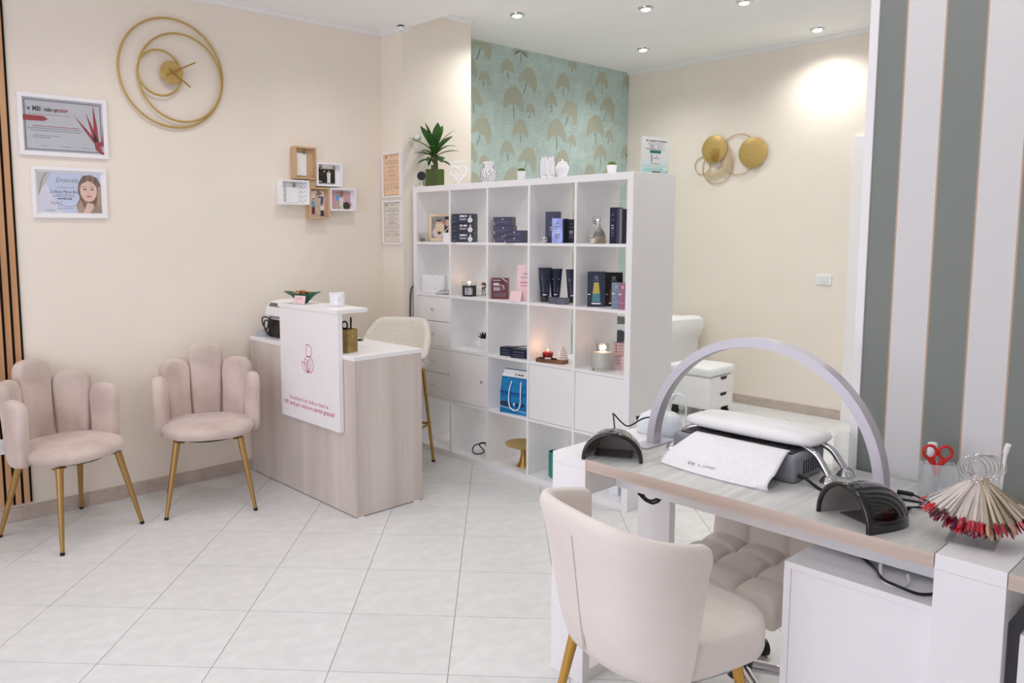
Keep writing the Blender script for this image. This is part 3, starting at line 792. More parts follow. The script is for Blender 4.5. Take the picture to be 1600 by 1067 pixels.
# row 1
t = thing('tealight_glass', 'glass tealight holder with pebbles beside the framed baby photo', 'candle holder', (3.468, 4.200, R1))
B().lathe([(0, 0), (.028, 0), (.030, .003), (.030, .062), (.028, .062), (.028, .006), (0, .006)], n=28).build('glass', glass_m, t, 40)
pb = B(); rp_ = random.Random(8)
for i in range(12): a = rp_.uniform(0, 6.28); r = rp_.uniform(0, .019); pb.ell((r * math.cos(a), r * math.sin(a), .012 + .014 * rp_.random()), (.008, .007, .006), 8)
pb.build('pebbles', M('pebble_cream', (226, 204, 184), .7, col2=(150, 108, 84), scale=30), t, 60)
skin_m = M('print_skin', (222, 178, 152), .6, var=.06, scale=30); hairb_m = M('print_brown', (92, 66, 52), .6, var=.15, scale=40)
pf_m = M('pale_wood_frame', (232, 214, 184), .5, col2=(222, 200, 166), scale=20, stretch=(.2, 1, 1))
t = thing('photo_frame', 'pale wooden frame with a baby photo, leaning in the top left cube', 'photo frame', (3.545, 4.118, R1 + .004), math.radians(-62))
X = Matrix.Rotation(-.08, 4, 'X')
f = B()
for q in ((-.085, 0, .085, .022), (-.085, .168, .085, .19), (-.085, .022, -.062, .168), (.062, .022, .085, .168)): f.box(q[0], -.009, q[1], q[2], .009, q[3], .002, 1, X=X)
f.build('frame', pf_m, t)
p = B(); p.rect(-.063, .021, .063, .169, -.003, M('print_grey', (150, 148, 146), .6, var=.2, scale=20), X=X)
p.disc(-.01, .06, .045, .04, -.0035, M('print_offwhite', (214, 202, 194), .6), X=X); p.disc(-.008, .112, .028, .034, -.0038, skin_m, X=X); p.disc(-.008, .141, .020, .007, -.0040, hairb_m, X=X)
p.disc(-.018, .112, .003, .003, -.0042, inkb_m, X=X); p.disc(.004, .112, .003, .003, -.0042, inkb_m, X=X); p.disc(-.007, .096, .007, .002, -.0042, inkr_m, X=X); p.disc(-.005, .058, .014, .012, -.0042, hairb_m, X=X)
p.rect(.036, .03, .062, .168, -.0044, inkb_m, X=X); p.disc(.05, .125, .013, .025, -.0046, skin_m, X=X); p.poly([(.036, .06), (.06, .09), (.06, .098), (.036, .068)], -.0048, inkw_m, X=X)
p.build('photo', None, t, smooth='flatprint')
B().box(-.03, .009, 0, .03, .011, .12, X=Matrix.Rotation(.12, 4, 'X')).build('easel_back', pf_m, t)
carton('small white box half hidden by the upright in the top left cube', (3.468, 3.952, R1), .05, .03, .062, -70, white_m)
def pr_oil(seed):
    def f(b, w, h, y):
        b.text(('OLIO VISO', 'SIERO VISO', 'BALSAMO')[seed], -.012, h * .72, .0125, y, inkw_m, bold=.03) if False else None
        for k, (a, e, z, hh) in enumerate(((-.02, .030, .76, .010), (-.024, .028, .55, .006), (-.02, .024, .40, .005))): b.greek(a, e, h * z, hh, y, inkw_m if k != 1 else inkg_m, seed * 3 + k)
        b.greek(-w / 2 + .008, -w / 2 + .03, h * .6, .003, y, inkg_m, 4); b.greek(-w / 2 + .008, -w / 2 + .03, h * .2, .005, y, inkg_m, 5)
        b.disc(w / 2 - .024, h * .33, .0165, .0165, y, inkw_m); b.ringp(w / 2 - .024, h * .33, .008, .0095, y - .0003, navy_m)
        b.poly([(w / 2 - .030, h * .66), (w / 2 - .016, h * .66), (w / 2 - .019, h * .78), (w / 2 - .022, h * .93), (w / 2 - .025, h * .78)], y, inkw_m)
    return f
for i, (nm, m_) in enumerate((('bottom', navy_m), ('middle', navy2_m), ('top', navy_m))):
    carton(f'navy product box with white drop logo, {nm} one of the stack of three', (3.490, 3.807, R1 + .0612 * i), .150, .08, .0606, -62, m_, pr_oil(i), 'stacked navy boxes with drop logo')
def pr_soft(seed):
    def f(b, w, h, y):
        b.disc(0, h * .72, .004, .004, y, inkw_m, 10); b.greek(-w * .28, w * .3, h * .42, .0035, y, inkg_m, seed); b.rect(-w / 2 + .003, h * .25, -w / 2 + .028, h * .32, y, M('print_magenta%d' % seed, (150, 90, 130), .5) if seed < 9 else inkg_m)
        b.poly([(-w / 2 + .004, h * .05), (-w / 2 + .009, h * .05), (-w / 2 + .004, h * .5)], y, inkw_m)
    return f
for i, (nm, dx) in enumerate((('bottom', 0), ('middle', .006), ('top', 0))):
    carton(f'slate purple shrink-wrapped box, {nm} one of the left stack of three', (3.500, 3.452 - dx, R1 + .0525 * i), .122 if i != 1 else .128, .07, .052, -66, purple_m, pr_soft(i), 'slate purple boxes')
for i, nm in enumerate(('lower', 'upper')):
    carton(f'slate purple box, {nm} of the right pair in front of the stack of three', (3.462, 3.315, R1 + .0372 * i), .132, .06, .0368, -72, purple_m, pr_soft(3 + i), 'slate purple boxes')
t = thing('skull_ornament', 'tiny silver skull ball at the left front of the fourth top cube', 'ornament', (3.462, 3.087, R1), math.radians(-60))
B().ell((0, 0, .0195), (.0185, .0185, .0195), 20).build('skull', M('silver_glaze', (220, 220, 224), .15, metal=.6), t, 60)
eb = B()
for s_ in (-1, 1): eb.ell((s_ * .007, -.0165, .021), (.0042, .003, .0045), 10)
eb.ell((0, -.018, .013), (.002, .002, .003), 8); eb.build('eye_socket', blackmat_m, t, 60)
def pr_tall(b, w, h, y):
    b.disc(0, h * .8, .005, .005, y, inkg_m, 12); b.greek(-w * .25, w * .3, h * .66, .004, y, inkg_m, 3)
    for i in range(5): b.greek(-w * .2, w * .2, h * (.5 - .07 * i), .005, y, inkw_m if i < 2 else inkg_m, 7 + i)
carton('tall navy foil box at the back left of the fourth top cube', (3.560, 3.106, R1), .088, .06, .183, -55, purple_m, pr_tall)
carton('shiny blue foil wrapped box in front of the tall navy one', (3.472, 2.995, R1), .062, .05, .142, -58, silverblue_m, pr_tall)
carton('narrow black box squeezed between the foil box and the upright', (3.60, 3.058, R1), .05, .05, .142, -60, navy2_m, None)
carton('dark navy box at the right of the fourth top cube', (3.625, 3.02, R1), .052, .05, .138, -58, navy2_m, pr_tall)
def decanter(label, loc, r, h, rz):
    t = thing('perfume_bottle', label, 'bottle', loc, rz, 'glass perfume bottles')
    B().lathe([(0, 0), (r * .92, 0), (r, .012), (r * .96, .025), (r * .72, h * .42), (r * .34, h * .62), (.014, h * .66), (.013, h * .72), (0, h * .72)], n=36).build('glass', glass_m, t, 40)
    B().lathe([(0, .003), (r * .84, .003), (r * .9, .012), (r * .82, .03), (0, .031)], n=32).build('liquid', M('perfume_amber', (250, 240, 218), .05, trans=.9, var=0), t, 40)
    b = B(); b.lathe([(.0, h * .72), (.015, h * .72), (.016, h * .75), (.013, h * .78), (.017, h * .84), (.018, h * .97), (.012, h), (0, h)], n=8); b.build('stopper', chrome_m, t, 30)
decanter('clear glass perfume bottle with chrome stopper, front one in the top right cube', (3.485, 2.715, R1), .047, .138, 0)
decanter('clear glass perfume bottle with chrome stopper, behind the other one in the top right cube', (3.548, 2.787, R1), .036, .150, .3)
for i, (m_, w, h, dy, lb) in enumerate(((navy_m, .034, .196, 0, 'navy blue box with white print, left of four thin boxes'), (purple_m, .018, .188, .04, 'thin grey box second from left'), (M('grey_card', (120, 124, 134), .4), .018, .188, .061, 'thin pale grey box third from left'), (navy2_m, .018, .186, .082, 'thin black box at the right end of the row'))):
    carton(f'{lb} in the top right cube', (3.555 + i * .002, 2.648 - dy * .8, R1), w * 1.1, .075, h, -84, m_, pr_tall if i == 0 else None, 'upright boxes in the top right cube')

# row 2
t = thing('router', 'white square router box leaning in the left cube above the drawers', 'router', (3.50, 4.125, R2), math.radians(-83))
B().box(-.105, -.02, 0, .105, .02, .125, .006).build('casing', whiteplastic_m, t, 40)
q = B(); q.disc(.025, .098, .003, .004, -.0205, inkg_m, 10); q.disc(.018, .032, .003, .004, -.0205, inkg_m, 10); q.build('marking', None, t, smooth='flatprint')
tag(B().tube(spline([(3.52, 4.245, R2 + .055), (3.47, 4.26, R2 + .06), (3.425, 4.284, R2 + .03), (3.415, 4.288, 1.02), (3.412, 4.288, .9), (3.410, 4.286, .80)], 8), .0042, 8).build('power_cable', blackmat_m, None, 60), 'black cable running from the white router down the shelf side', 'cable')
t = thing('card_reader', 'grey hand held card reader lying before the router', 'card reader', (3.475, 4.0, R2), math.radians(-60))
B().box(-.05, -.028, .004, .05, .028, .022, .006, X=Matrix.Rotation(-.12, 4, 'Y')).build('body', M('grey_plastic', (196, 198, 204), .35), t, 40)
B().box(-.03, -.02, .0225, .045, .02, .025, .001, X=Matrix.Rotation(-.12, 4, 'Y')).build('screen', M('dark_screen', (70, 72, 78), .2), t)
B().box(-.05, -.02, 0, .05, .02, .003).build('foot', M('grey_foot', (150, 150, 156), .5), t)
def flame(parent, x, y, z, h=.016, power=.35):
    B().lathe([(0, 0), (.0032, .003), (.0038, .007), (.002, .012), (.0002, h)], (x, y, z), 12).build('flame', flame_m, parent, 60)
    d = bpy.data.lights.new('candle_light', 'POINT'); d.energy = power; d.color = (1, .55, .28); d.shadow_soft_size = .012
    o = bpy.data.objects.new('candle_light', d); COL.objects.link(o); o.parent = parent; o.location = (x, y, z + .022)
t = thing('jar_candle', 'lit jar candle in dark wax with a white label and glass rim', 'candle', (3.50, 3.775, R2), math.radians(-48))
B().lathe([(0, 0), (.044, 0), (.047, .004), (.047, .070), (.040, .0705), (0, .066)], n=36).build('wax', M('charcoal_wax', (44, 46, 44), .25, var=.1), t, 40)
B().lathe([(.0475, .058), (.0478, .06), (.0478, .096), (.0462, .096), (.0462, .072), (.0460, .058)], n=36).build('glass_rim', glass_m, t, 40)
lbv, lbf = [], []
for i in range(9):
    a = -PI / 2 + (-.55 + 1.1 * i / 8); lbv += [(.0478 * math.cos(a), .0478 * math.sin(a), .012), (.0478 * math.cos(a), .0478 * math.sin(a), .058)]
for i in range(8): lbf.append([2 * i, 2 * i + 2, 2 * i + 3, 2 * i + 1])
B().add(lbv, lbf).build('label', M('label_pale', (214, 214, 222), .5, col2=(120, 118, 132), scale=60), t, 60)
B().cyl((0, 0, .066), (0, 0, .074), .001, n=6).build('wick', blackmat_m, t); flame(t, 0, 0, .074, .018, .14)
t = thing('dried_flower_glass', 'square glass of dried flowers behind the dark jar candle', 'flower glass', (3.60, 3.745, R2))
gb = B()
for (a, b_, c_, d_) in ((-.045, -.03, -.042, .03), (.042, -.03, .045, .03), (-.042, -.03, .042, -.027), (-.042, .027, .042, .03), ): gb.box(a, b_, 0, c_, d_, .045)
gb.build('glass', glass_m, t)
fb = B(); rf_ = random.Random(6)
for i in range(40):
    c = (rf_.uniform(-.005, .045), rf_.uniform(-.025, .025), .03 + rf_.uniform(0, .055)); fb.ell(c, (.007, .006, .005), 6)
    if i % 4 == 0: fb.tube([(c[0] * .5, c[1] * .5, .002), c], .001, 5)
fb.build('flowers', M('dried_blooms', (150, 120, 84), .8, col2=(92, 92, 56), scale=60), t, 60)
redm = M('dark_red_card', (120, 28, 34), .35, col2=(84, 18, 26), scale=12)
def pr_red(b, w, h, y):
    b.poly([(w * .12, h), (w * .2, h), (w * .5, h * .84), (w * .5, h * .80)], y, inkw_m)
    b.greek(-w * .42, w * .1, h * .90, .004, y, inkw_m, 1); b.greek(-w * .38, w * .0, h * .73, .009, y, inkw_m, 2); b.greek(-w * .38, w * .15, h * .66, .005, y, inkw_m, 3)
    for i in range(4): b.greek(-w * .38, w * .05, h * (.55 - .045 * i), .003, y, inkw_m, 4 + i)
    for i in range(4): b.greek(-w * .38, w * .4, h * (.28 - .05 * i), .003, y, inkg_m, 9 + i)
    b.ringp(w * .25, h * .52, .006, .008, y, inkw_m); b.poly([(w * .2, h * .6), (w * .3, h * .6), (w * .25, h * .7)], y, inkw_m)
carton('dark red product box with white print in the middle cube', (3.50, 3.487, R2), .102, .05, .130, -58, redm, pr_red)
carton('narrow brown box behind the pink leaflet', (3.56, 3.345, R2), .04, .03, .145, -60, M('brown_card', (128, 104, 92), .6))
t = thing('pink_leaflet', 'tall pale pink leaflet standing against the upright in the middle cube', 'leaflet', (3.490, 3.262, R2), math.radians(-70))
B().box(-.055, -.0015, 0, .055, .0015, .218).build('sheet', pink_card_m, t)
q = B(); y = -.0021
q.greek(-.012, .02, .165, .006, y, inkg_m, 1); q.greek(-.03, .045, .142, .004, y, inkg_m, 2); q.greek(-.035, .045, .112, .006, y, inkp_m, 3); q.greek(-.03, .04, .092, .005, y, inkp_m, 4)
q.build('leaflet_print', None, t, smooth='flatprint')
B().box(-.05, .0, 0, .05, .04, .002).build('leaflet_foot', pink_card_m, t)
t = thing('folded_card', 'small pink tent card at the front of the middle cube', 'card', (3.455, 3.305, R2), math.radians(-66))
c_ = B()
for s_ in (-1, 1): c_.box(-.036, -.001, 0, .036, .001, .066, X=Matrix.Translation((0, s_ * .026, 0)) @ Matrix.Rotation(s_ * .4, 4, 'X'))
c_.build('card', pink_card_m, t)
tube_cap = M('tube_cap', (58, 60, 68), .25)
def cream_tube(label, loc, rz, h=.205, w=.078):
    t = thing('cream_tube', label, 'tube', loc, math.radians(rz), 'navy cream tubes')
    B().lathe([(0, 0), (.024, 0), (.025, .003), (.025, .030), (.022, .033), (0, .033)], n=24).build('cap', tube_cap, t, 40)
    rows = []; n = 24
    for i in range(9):
        k = i / 8; z = .033 + (h - .033) * k; a = .026 + (w / 2 - .026) * k; b_ = .026 * (1 - k) ** .8 + .0012
        rows.append([(a * math.cos(2 * PI * j / n), b_ * math.sin(2 * PI * j / n), z) for j in range(n)])
    b = B().grid(rows, closed_u=True); b.add([rows[-1][j] for j in range(n)], [list(range(n))]); b.build('tube', navy_m, t, 60)
    q = B(); Xp = Matrix.Translation((0, -.0275, 0)) @ Matrix.Translation((0, 0, .033)) @ Matrix.Rotation(-.155, 4, 'X') @ Matrix.Translation((0, 0, -.033))
    q.ringp(0, h * .8, .005, .0085, 0, inkg_m, X=Xp); q.greek(-.02, .02, h * .68, .005, 0, inkw_m, 2, ) if False else None
    def gk(x0, x1, z, hh, m_, sd):
        rr = random.Random(sd); x = x0
        while x < x1: w_ = min(rr.uniform(2, 7) * hh * .6, x1 - x); q.rect(x, z - hh / 2, x + w_, z + hh / 2, 0, m_, X=Xp); x += w_ + hh * .6
    gk(-.02, .02, h * .69, .005, inkw_m, 2); q.rect(-.012, h * .52, -.006, h * .62, 0, M('tube_gold_print', (170, 150, 90), .5) if 'tube_gold_print' not in MATS else MATS['tube_gold_print'], X=Xp)
    for i in range(5): gk(-.012, .016 - .004 * (i % 2), h * (.50 - .045 * i), .004, inkg_m, 3 + i)
    gk(-.012, .012, h * .22, .007, inkw_m, 12)
    q.build('tube_print', None, t, smooth='flatprint')
cream_tube('navy cream tube standing on its cap, front left in the fourth cube', (3.53, 3.142, R2), -48)
cream_tube('navy cream tube standing on its cap, behind the front left one', (3.605, 3.122, R2), -48, .197)
cream_tube('navy cream tube half hidden by the upright at the right of the fourth cube', (3.61, 2.998, R2), -48, .197)
def pr_small(b, w, h, y): b.greek(-w * .35, w * .35, h * .7, .0045, y, inkg_m, 2); b.greek(-w * .4, w * .3, h * .4, .003, y, inkg_m, 3); b.greek(-w * .4, w * .35, h * .2, .003, y, inkg_m, 4)
greyb = M('slate_card', (78, 80, 96), .4, var=.1)
carton('small slate grey box before the second tube, left of two', (3.500, 3.042, R2), .056, .05, .036, -64, greyb, pr_small, 'small slate boxes')
carton('small slate grey box by the upright, right of two', (3.490, 2.972, R2), .072, .05, .037, -68, greyb, pr_small, 'small slate boxes')
teal_w = M('window_teal_liquid', (60, 130, 140), .15, var=.1); yel_w = M('window_golden_liquid', (190, 168, 70), .15, var=.1); amb_w = M('window_amber', (120, 76, 20), .15, var=.1)
def pr_win(low, top):
    def f(b, w, h, y):
        b.disc(0, h * .84, .011, .011, y, inkg_m); b.ringp(0, h * .84, .005, .007, y - .0003, navy_m); b.greek(-.018, .018, h * .76, .004, y, inkg_m, 2)
        b.poly([(-.023, h * .14), (.023, h * .14), (.020, h * .38), (-.020, h * .38)], y, low); b.poly([(-.020, h * .38), (.020, h * .38), (.013, h * .70), (-.013, h * .70)], y, top)
        b.rect(-.025, h * .075, .025, h * .115, y, inkw_m); b.rect(-w / 2 + .002, h * .345, -w / 2 + .018, h * .37, y, inkw_m)
    return f
carton('navy gift box with a window showing a yellow and teal bottle', (3.530, 2.755, R2), .098, .07, .195, -56, navy_m, pr_win(teal_w, yel_w))
carton('black gift box with an amber window, beside the navy one', (3.615, 2.705, R2), .098, .07, .190, -50, M('black_card', (16, 16, 20), .25), pr_win(amb_w, amb_w))
def pr_oval(m_):
    def f(b, w, h, y): b.disc(0, h * .84, .006, .010, y, m_); b.rect(-w / 2 + .001, h * .56, -w / 2 + .016, h * .6, y, inkw_m); b.greek(-w * .3, w * .3, h * .25, .003, y, m_, 2)
    return f
carton('slim dusty blue box at the front of the second row right cube', (3.505, 2.602, R2), .046, .04, .142, -58, M('dusty_blue_card', (128, 146, 172), .45), pr_oval(M('pale_blue_print', (178, 194, 214), .5)), 'slim tinted boxes')
carton('slim mauve pink box beside the dusty blue one', (3.492, 2.548, R2), .044, .04, .142, -62, M('mauve_card', (158, 108, 132), .45), pr_oval(M('pale_pink_print', (226, 170, 190), .5)), 'slim tinted boxes')

# row 3
t = thing('spiky_succulent', 'dark spiky succulent in a white pot behind the second upright', 'plant', (3.665, 3.805, R3))
B().lathe([(0, 0), (.024, 0), (.031, .055), (.028, .055), (.027, .05), (0, .05)], n=24).build('pot', whiteplastic_m, t, 40)
b = B()
for i in range(16):
    a = i * 2.4; el = .35 + 1.0 * i / 16; d = Vector((math.cos(a) * math.cos(el), math.sin(a) * math.cos(el), math.sin(el)))
    b.tube([(0, 0, .05), Vector((0, 0, .052)) + d * .025, Vector((0, 0, .052)) + d * .052], [.005, .006, .0006], 6)
b.build('rosette', M('dark_succulent', (26, 34, 26), .5, var=.2), t, 60)
carton('flat navy box lying at the left in the middle row cube', (3.505, 3.418, R3), .085, .07, .054, -76, navy_m, pr_small, 'flat navy boxes')
carton('flat navy box lying in front of the other by the upright', (3.500, 3.297, R3), .112, .085, .054, -76, navy_m, pr_small, 'flat navy boxes')
tag(B().cyl((3.46, 3.395, R3 + .058), (3.585, 3.32, R3 + .060), .0035, n=8).build('pencil', M('grey_pencil', (86, 84, 84), .5), None, 40), 'dark pencil lying across the two flat navy boxes', 'pencil')
walnut_m = M('walnut', (128, 92, 66), .45, col2=(98, 68, 48), scale=20, stretch=(1, .15, 1))
t = thing('wooden_tray', 'small walnut tray under the red candle in the fourth middle cube', 'tray', (3.50, 3.055, R3), math.radians(-80))
def rrect(w, h, r, n=6):
    P = []
    for cx_, cy_, a in ((w / 2 - r, h / 2 - r, 0), (-w / 2 + r, h / 2 - r, PI / 2), (-w / 2 + r, -h / 2 + r, PI), (w / 2 - r, -h / 2 + r, -PI / 2)):
        for i in range(n + 1): P.append((cx_ + r * math.cos(a + PI / 2 * i / n), cy_ + r * math.sin(a + PI / 2 * i / n)))
    return P
tb = B().prism(rrect(.20, .085, .03), 0, .012)
o_ = rrect(.20, .085, .03); i_ = rrect(.18, .065, .022); n_ = len(o_)
tb.add([(p[0], p[1], z) for z in (.012, .02) for P_ in (o_, i_) for p in P_], [[j, (j + 1) % n_, 2 * n_ + (j + 1) % n_, 2 * n_ + j] for j in range(n_)] + [[n_ + j, 3 * n_ + j, 3 * n_ + (j + 1) % n_, n_ + (j + 1) % n_] for j in range(n_)] + [[2 * n_ + j, 2 * n_ + (j + 1) % n_, 3 * n_ + (j + 1) % n_, 3 * n_ + j] for j in range(n_)])
tb.build('tray_body', walnut_m, t, 40)
t = thing('red_candle', 'lit red candle in a red glass on the walnut tray', 'candle', (3.505, 3.092, R3 + .0125), math.radians(-48))
B().lathe([(0, 0), (.026, 0), (.029, .004), (.029, .02), (.033, .026), (.033, .042), (.028, .046), (.024, .044), (0, .042)], n=32).build('glass', M('red_glass', (150, 20, 22), .1, var=.1, coat=.5), t, 40)
B().box(-.018, -.0305, .006, .018, -.0285, .016).build('label', paper_m, t)
flame(t, 0, 0, .048, .018, .2)
t = thing('bead_garland', 'heap of white wooden beads on the right end of the walnut tray', 'bead garland', (3.545, 3.01, R3 + .0125), 0)
t['kind'] = 'stuff'
bb = B(); rb_ = random.Random(3)
for lv in range(6):
    r = .036 * (1 - lv / 6.5); nb = max(1, int(2 * PI * r / .0145))
    for j in range(nb): a = 2 * PI * j / nb + lv; bb.ell((r * .8 * math.cos(a), r * .75 * math.sin(a) + .0, .0085 + lv * .0135), .0078, 8)
bb.build('bead', M('bead_white', (232, 222, 214), .5, var=.03), t, 60)
t = thing('wire_lights', 'little tangle of clear wire lights left of the red candle', 'string lights', (3.53, 3.155, R3))
wb_ = B(); rw_ = random.Random(12); pp = [(rw_.uniform(-.028, .028), rw_.uniform(-.018, .018), .004 + rw_.uniform(0, .045)) for i in range(14)]
pp[0] = (pp[0][0], pp[0][1], .002); pp[7] = (pp[7][0], pp[7][1], .002)
wb_.tube(spline(pp, 5), .0008, 5); wb_.build('wire', steel_m, t, 60)
wl_ = B()
for p in pp: wl_.ell(p, .0028, 8)
wl_.build('bulb', inkw_m, t, 60)
t = thing('candle_vase', 'big glass vase with glowing candle wax and glass pebbles in the middle right cube', 'candle', (3.515, 2.695, R3))
B().lathe([(0, 0), (.055, 0), (.060, .006), (.062, .17), (.0595, .17), (.0575, .012), (0, .010)], n=40).build('glass_outer', glass_m, t, 40)
B().lathe([(0, .0105), (.050, .0105), (.056, .02), (.0575, .085), (.054, .102), (.02, .106), (0, .104)], n=36).build('wax', M('candle_wax_white', (240, 234, 226), .45, var=.02), t, 40)
B().lathe([(.034, .100), (.036, .150), (.0345, .150), (.0325, .100)], n=30).build('inner_glass', glass_m, t, 40)
for dx in (-.014, 0.012): flame(t, dx, .0, .106, .012, .09)
def pr_bw(b, w, h, y):
    b.rect(-w / 2, 0, w / 2, h, y + .0003, pink_card_m)
    for i in range(3): b.poly([(-w * .38, h * (.2 + .26 * i)), (-w * .22, h * (.2 + .26 * i)), (-w * .30, h * (.36 + .26 * i))], y, inkb_m); b.greek(-w * .1, w * .35, h * (.26 + .26 * i), .003, y, inkg_m, i)
bc = M('black_card_matt', (20, 20, 28), .5)
carton('black and cream cosmetic box, lower one behind the glass vase', (3.70, 2.732, R3), .072, .05, .066, -56, bc, pr_bw, 'black and cream boxes')
carton('black and cream cosmetic box, upper one by the shelf side', (3.70, 2.712, R3 + .067), .066, .05, .068, -62, bc, pr_bw, 'black and cream boxes')
carton('cream box at the front of the right side of the middle right cube', (3.64, 2.635, R3), .04, .05, .062, -60, pink_card_m, None)

# row 4: blue paper bag
blue_m = M('sea_photo_blue', (40, 138, 196), .4, col2=(16, 104, 168), scale=8, stretch=(.6, 1, 3))
t = thing('paper_bag', 'blue seascape paper bag with white cord handle in the middle cube of the fourth row', 'bag', (3.50, 3.315, R4), math.radians(-82))
bg_ = B(); rows = []
for (z, w, d) in ((0, .238, .09), (.13, .238, .085), (.24, .232, .05), (.272, .215, .016)):
    rows.append([(-w / 2, -d / 2, z), (w / 2, -d / 2, z), (w / 2, d / 2, z), (-w / 2, d / 2, z)])
bg_.grid(rows, closed_u=True); bg_.add(rows[0], [[3, 2, 1, 0]]); bg_.build('bag_body', blue_m, t)
q = B(); y = -.0465
Xb = Matrix.Rotation(0.0, 4, 'X')
q.poly([(-.117, .07), (-.06, .075), (-.02, .05), (-.03, .04), (-.117, .045)], y, M('print_shadow_blue', (44, 62, 92), .5)); q.poly([(-.117, .045), (.117, .02), (.117, .012), (-.117, .034)], y, M('print_foam', (120, 190, 220), .5))
for i in range(4): q.disc(-.01 + .022 * i, .062, .006, .012, y - .0004, navy_m if i % 2 else inkw_m, 10)
q.poly([(-.117, .125), (.117, .122), (.117, .132), (-.117, .140)], y, M('print_deep_blue', (18, 84, 150), .5))
q.build('bag_print', None, t, smooth='flatprint')
q = B(); Xt = Matrix.Translation((0, -.0262, .24)) @ Matrix.Rotation(-.49, 4, 'X')
q.poly([(-.113, -.012), (.113, -.014), (.107, .034), (-.107, .034)], 0, paper_m, X=Xt); q.ringp(-.01, .004, .006, .009, -.0004, inkb_m, X=Xt); q.greek(.006, .05, .004, .008, -.0004, inkb_m, 2, ) if False else None
q.rect(.005, .0, .02, .008, -.0004, inkb_m, X=Xt); q.rect(.024, .0, .044, .008, -.0004, inkb_m, X=Xt); q.build('bag_band', None, t, smooth='flatprint')
B().tube(spline([(-.035, -.036, .205), (-.042, -.052, .15), (-.044, -.056, .08), (-.03, -.056, .04), (0, -.056, .026), (.03, -.056, .04), (.044, -.056, .08), (.042, -.052, .15), (.035, -.036, .205)], 6), .0038, 8).build('cord_handle', M('white_cord', (244, 244, 248), .7), t, 60)

# row 5
tag(B().tube(spline([(3.60, 3.69, R5 + .075), (3.58, 3.705, R5 + .07), (3.52, 3.735, R5 + .06), (3.50, 3.745, R5 + .03), (3.505, 3.73, R5 + .006), (3.53, 3.70, R5 + .006), (3.56, 3.695, R5 + .02), (3.55, 3.73, R5 + .055), (3.60, 3.74, R5 + .06), (3.64, 3.73, R5 + .006), (3.70, 3.72, R5 + .006)], 7), .004, 8).build('coiled_cable', blackmat_m, None, 60), 'tangled black cable lying in the second bottom cube', 'cable')
t = thing('cake_stand', 'gold pedestal cake stand in the middle bottom cube', 'cake stand', (3.56, 3.335, R5))
B().lathe([(0, 0), (.046, 0), (.045, .004), (.030, .02), (.020, .06), (.018, .10), (.024, .112), (0, .112)], n=36).build('pedestal', gold_m, t, 50)
B().lathe([(0, .112), (.05, .114), (.115, .138), (.118, .146), (.110, .147), (.06, .136), (0, .134)], n=48).build('plate', goldpaint_m, t, 50)
t = thing('glass_bowl', 'teal green ribbed glass holder in the fourth bottom cube beside the nail desk', 'glass holder', (3.545, 3.045, R5))
tb = B(); n = 48; rows = []
for (r, z) in ((.045, 0), (.05, .01), (.05, .155), (.046, .155), (.046, .012), (.001, .012)):
    rows.append([(r * (1 + .04 * (j % 2)) * math.cos(2 * PI * j / n), r * (1 + .04 * (j % 2)) * math.sin(2 * PI * j / n), z) for j in range(n)])
tb.grid(rows, closed_u=True); tb.add(rows[0], [list(range(n))[::-1]]); tb.build('bowl', M('teal_glass', (46, 140, 130), .12, var=.2, scale=40), t, 30)
for i, (y, m_, h, lb) in enumerate(((2.62, M('white_bottle', (232, 236, 240), .35), .17, 'white plastic box in the last bottom cube under the nail desk'), (2.535, M('pale_blue_bottle', (206, 222, 236), .35), .19, 'pale blue plastic box in the last bottom cube by the shelf side'))):
    carton(lb, (3.56, y, R5), .06, .06, h, -85, m_, None)
# ------------------------------------------------------------------ nail desk
NX, NY0, NY1, NH = 1.98, 1.72, -0.62, 0.774
nailtop_m = M('grey_ash_top', (216, 217, 214), .4, col2=(192, 193, 191), scale=26, stretch=(.10, 1.6, 1), detail=8)
edge_m = M('pinkish_ash_edge', (214, 198, 186), .45, col2=(196, 178, 166), scale=14, stretch=(1, .05, 2.5), detail=6)
nd = thing('nail_desk', 'long nail desk with ash top and white frame legs in the right foreground', 'desk', (0, 0, 0))
D1 = 2.515
def top_piece(y0, y1):
    o = B().box(NX + .002, y0, NH - .034, D1, y1, NH, .0008, 1).build('desk_top', nailtop_m, nd)
    B().box(NX, y0, NH - .036, NX + .002, y1, NH).build('edge_band', edge_m, o)
top_piece(.567, 1.578); top_piece(NY1, .423)
def leg_frame(y0, y1):
    o = B()
    o.box(NX, y0, NH - .036, D1, y1, NH, .0008, 1)
    o.box(NX, y0, 0.04, NX + .037, y1, NH - .0365, .0008, 1); o.box(D1 - .037, y0, .04, D1, y1, NH - .0365, .0008, 1)
    o.box(NX, y0, 0, D1, y1, .0395, .0008, 1)
    o.box(NX + .037, y0, .65, D1 - .037, y1, NH - .0365)
    return o.build('leg_frame', white_m, nd)
leg_frame(1.58, 1.72); leg_frame(.425, .565)
B().box(2.14, .567, .65, 2.16, 1.578, NH - .0345).build('apron', white_m, nd)
B().box(2.14, NY1, .65, 2.16, .423, NH - .0345).build('apron', white_m, nd)
B().box(NX + .02, NY1 - .03, 0, D1 - .02, NY1, NH - .0365).build('end_panel', white_m, nd)
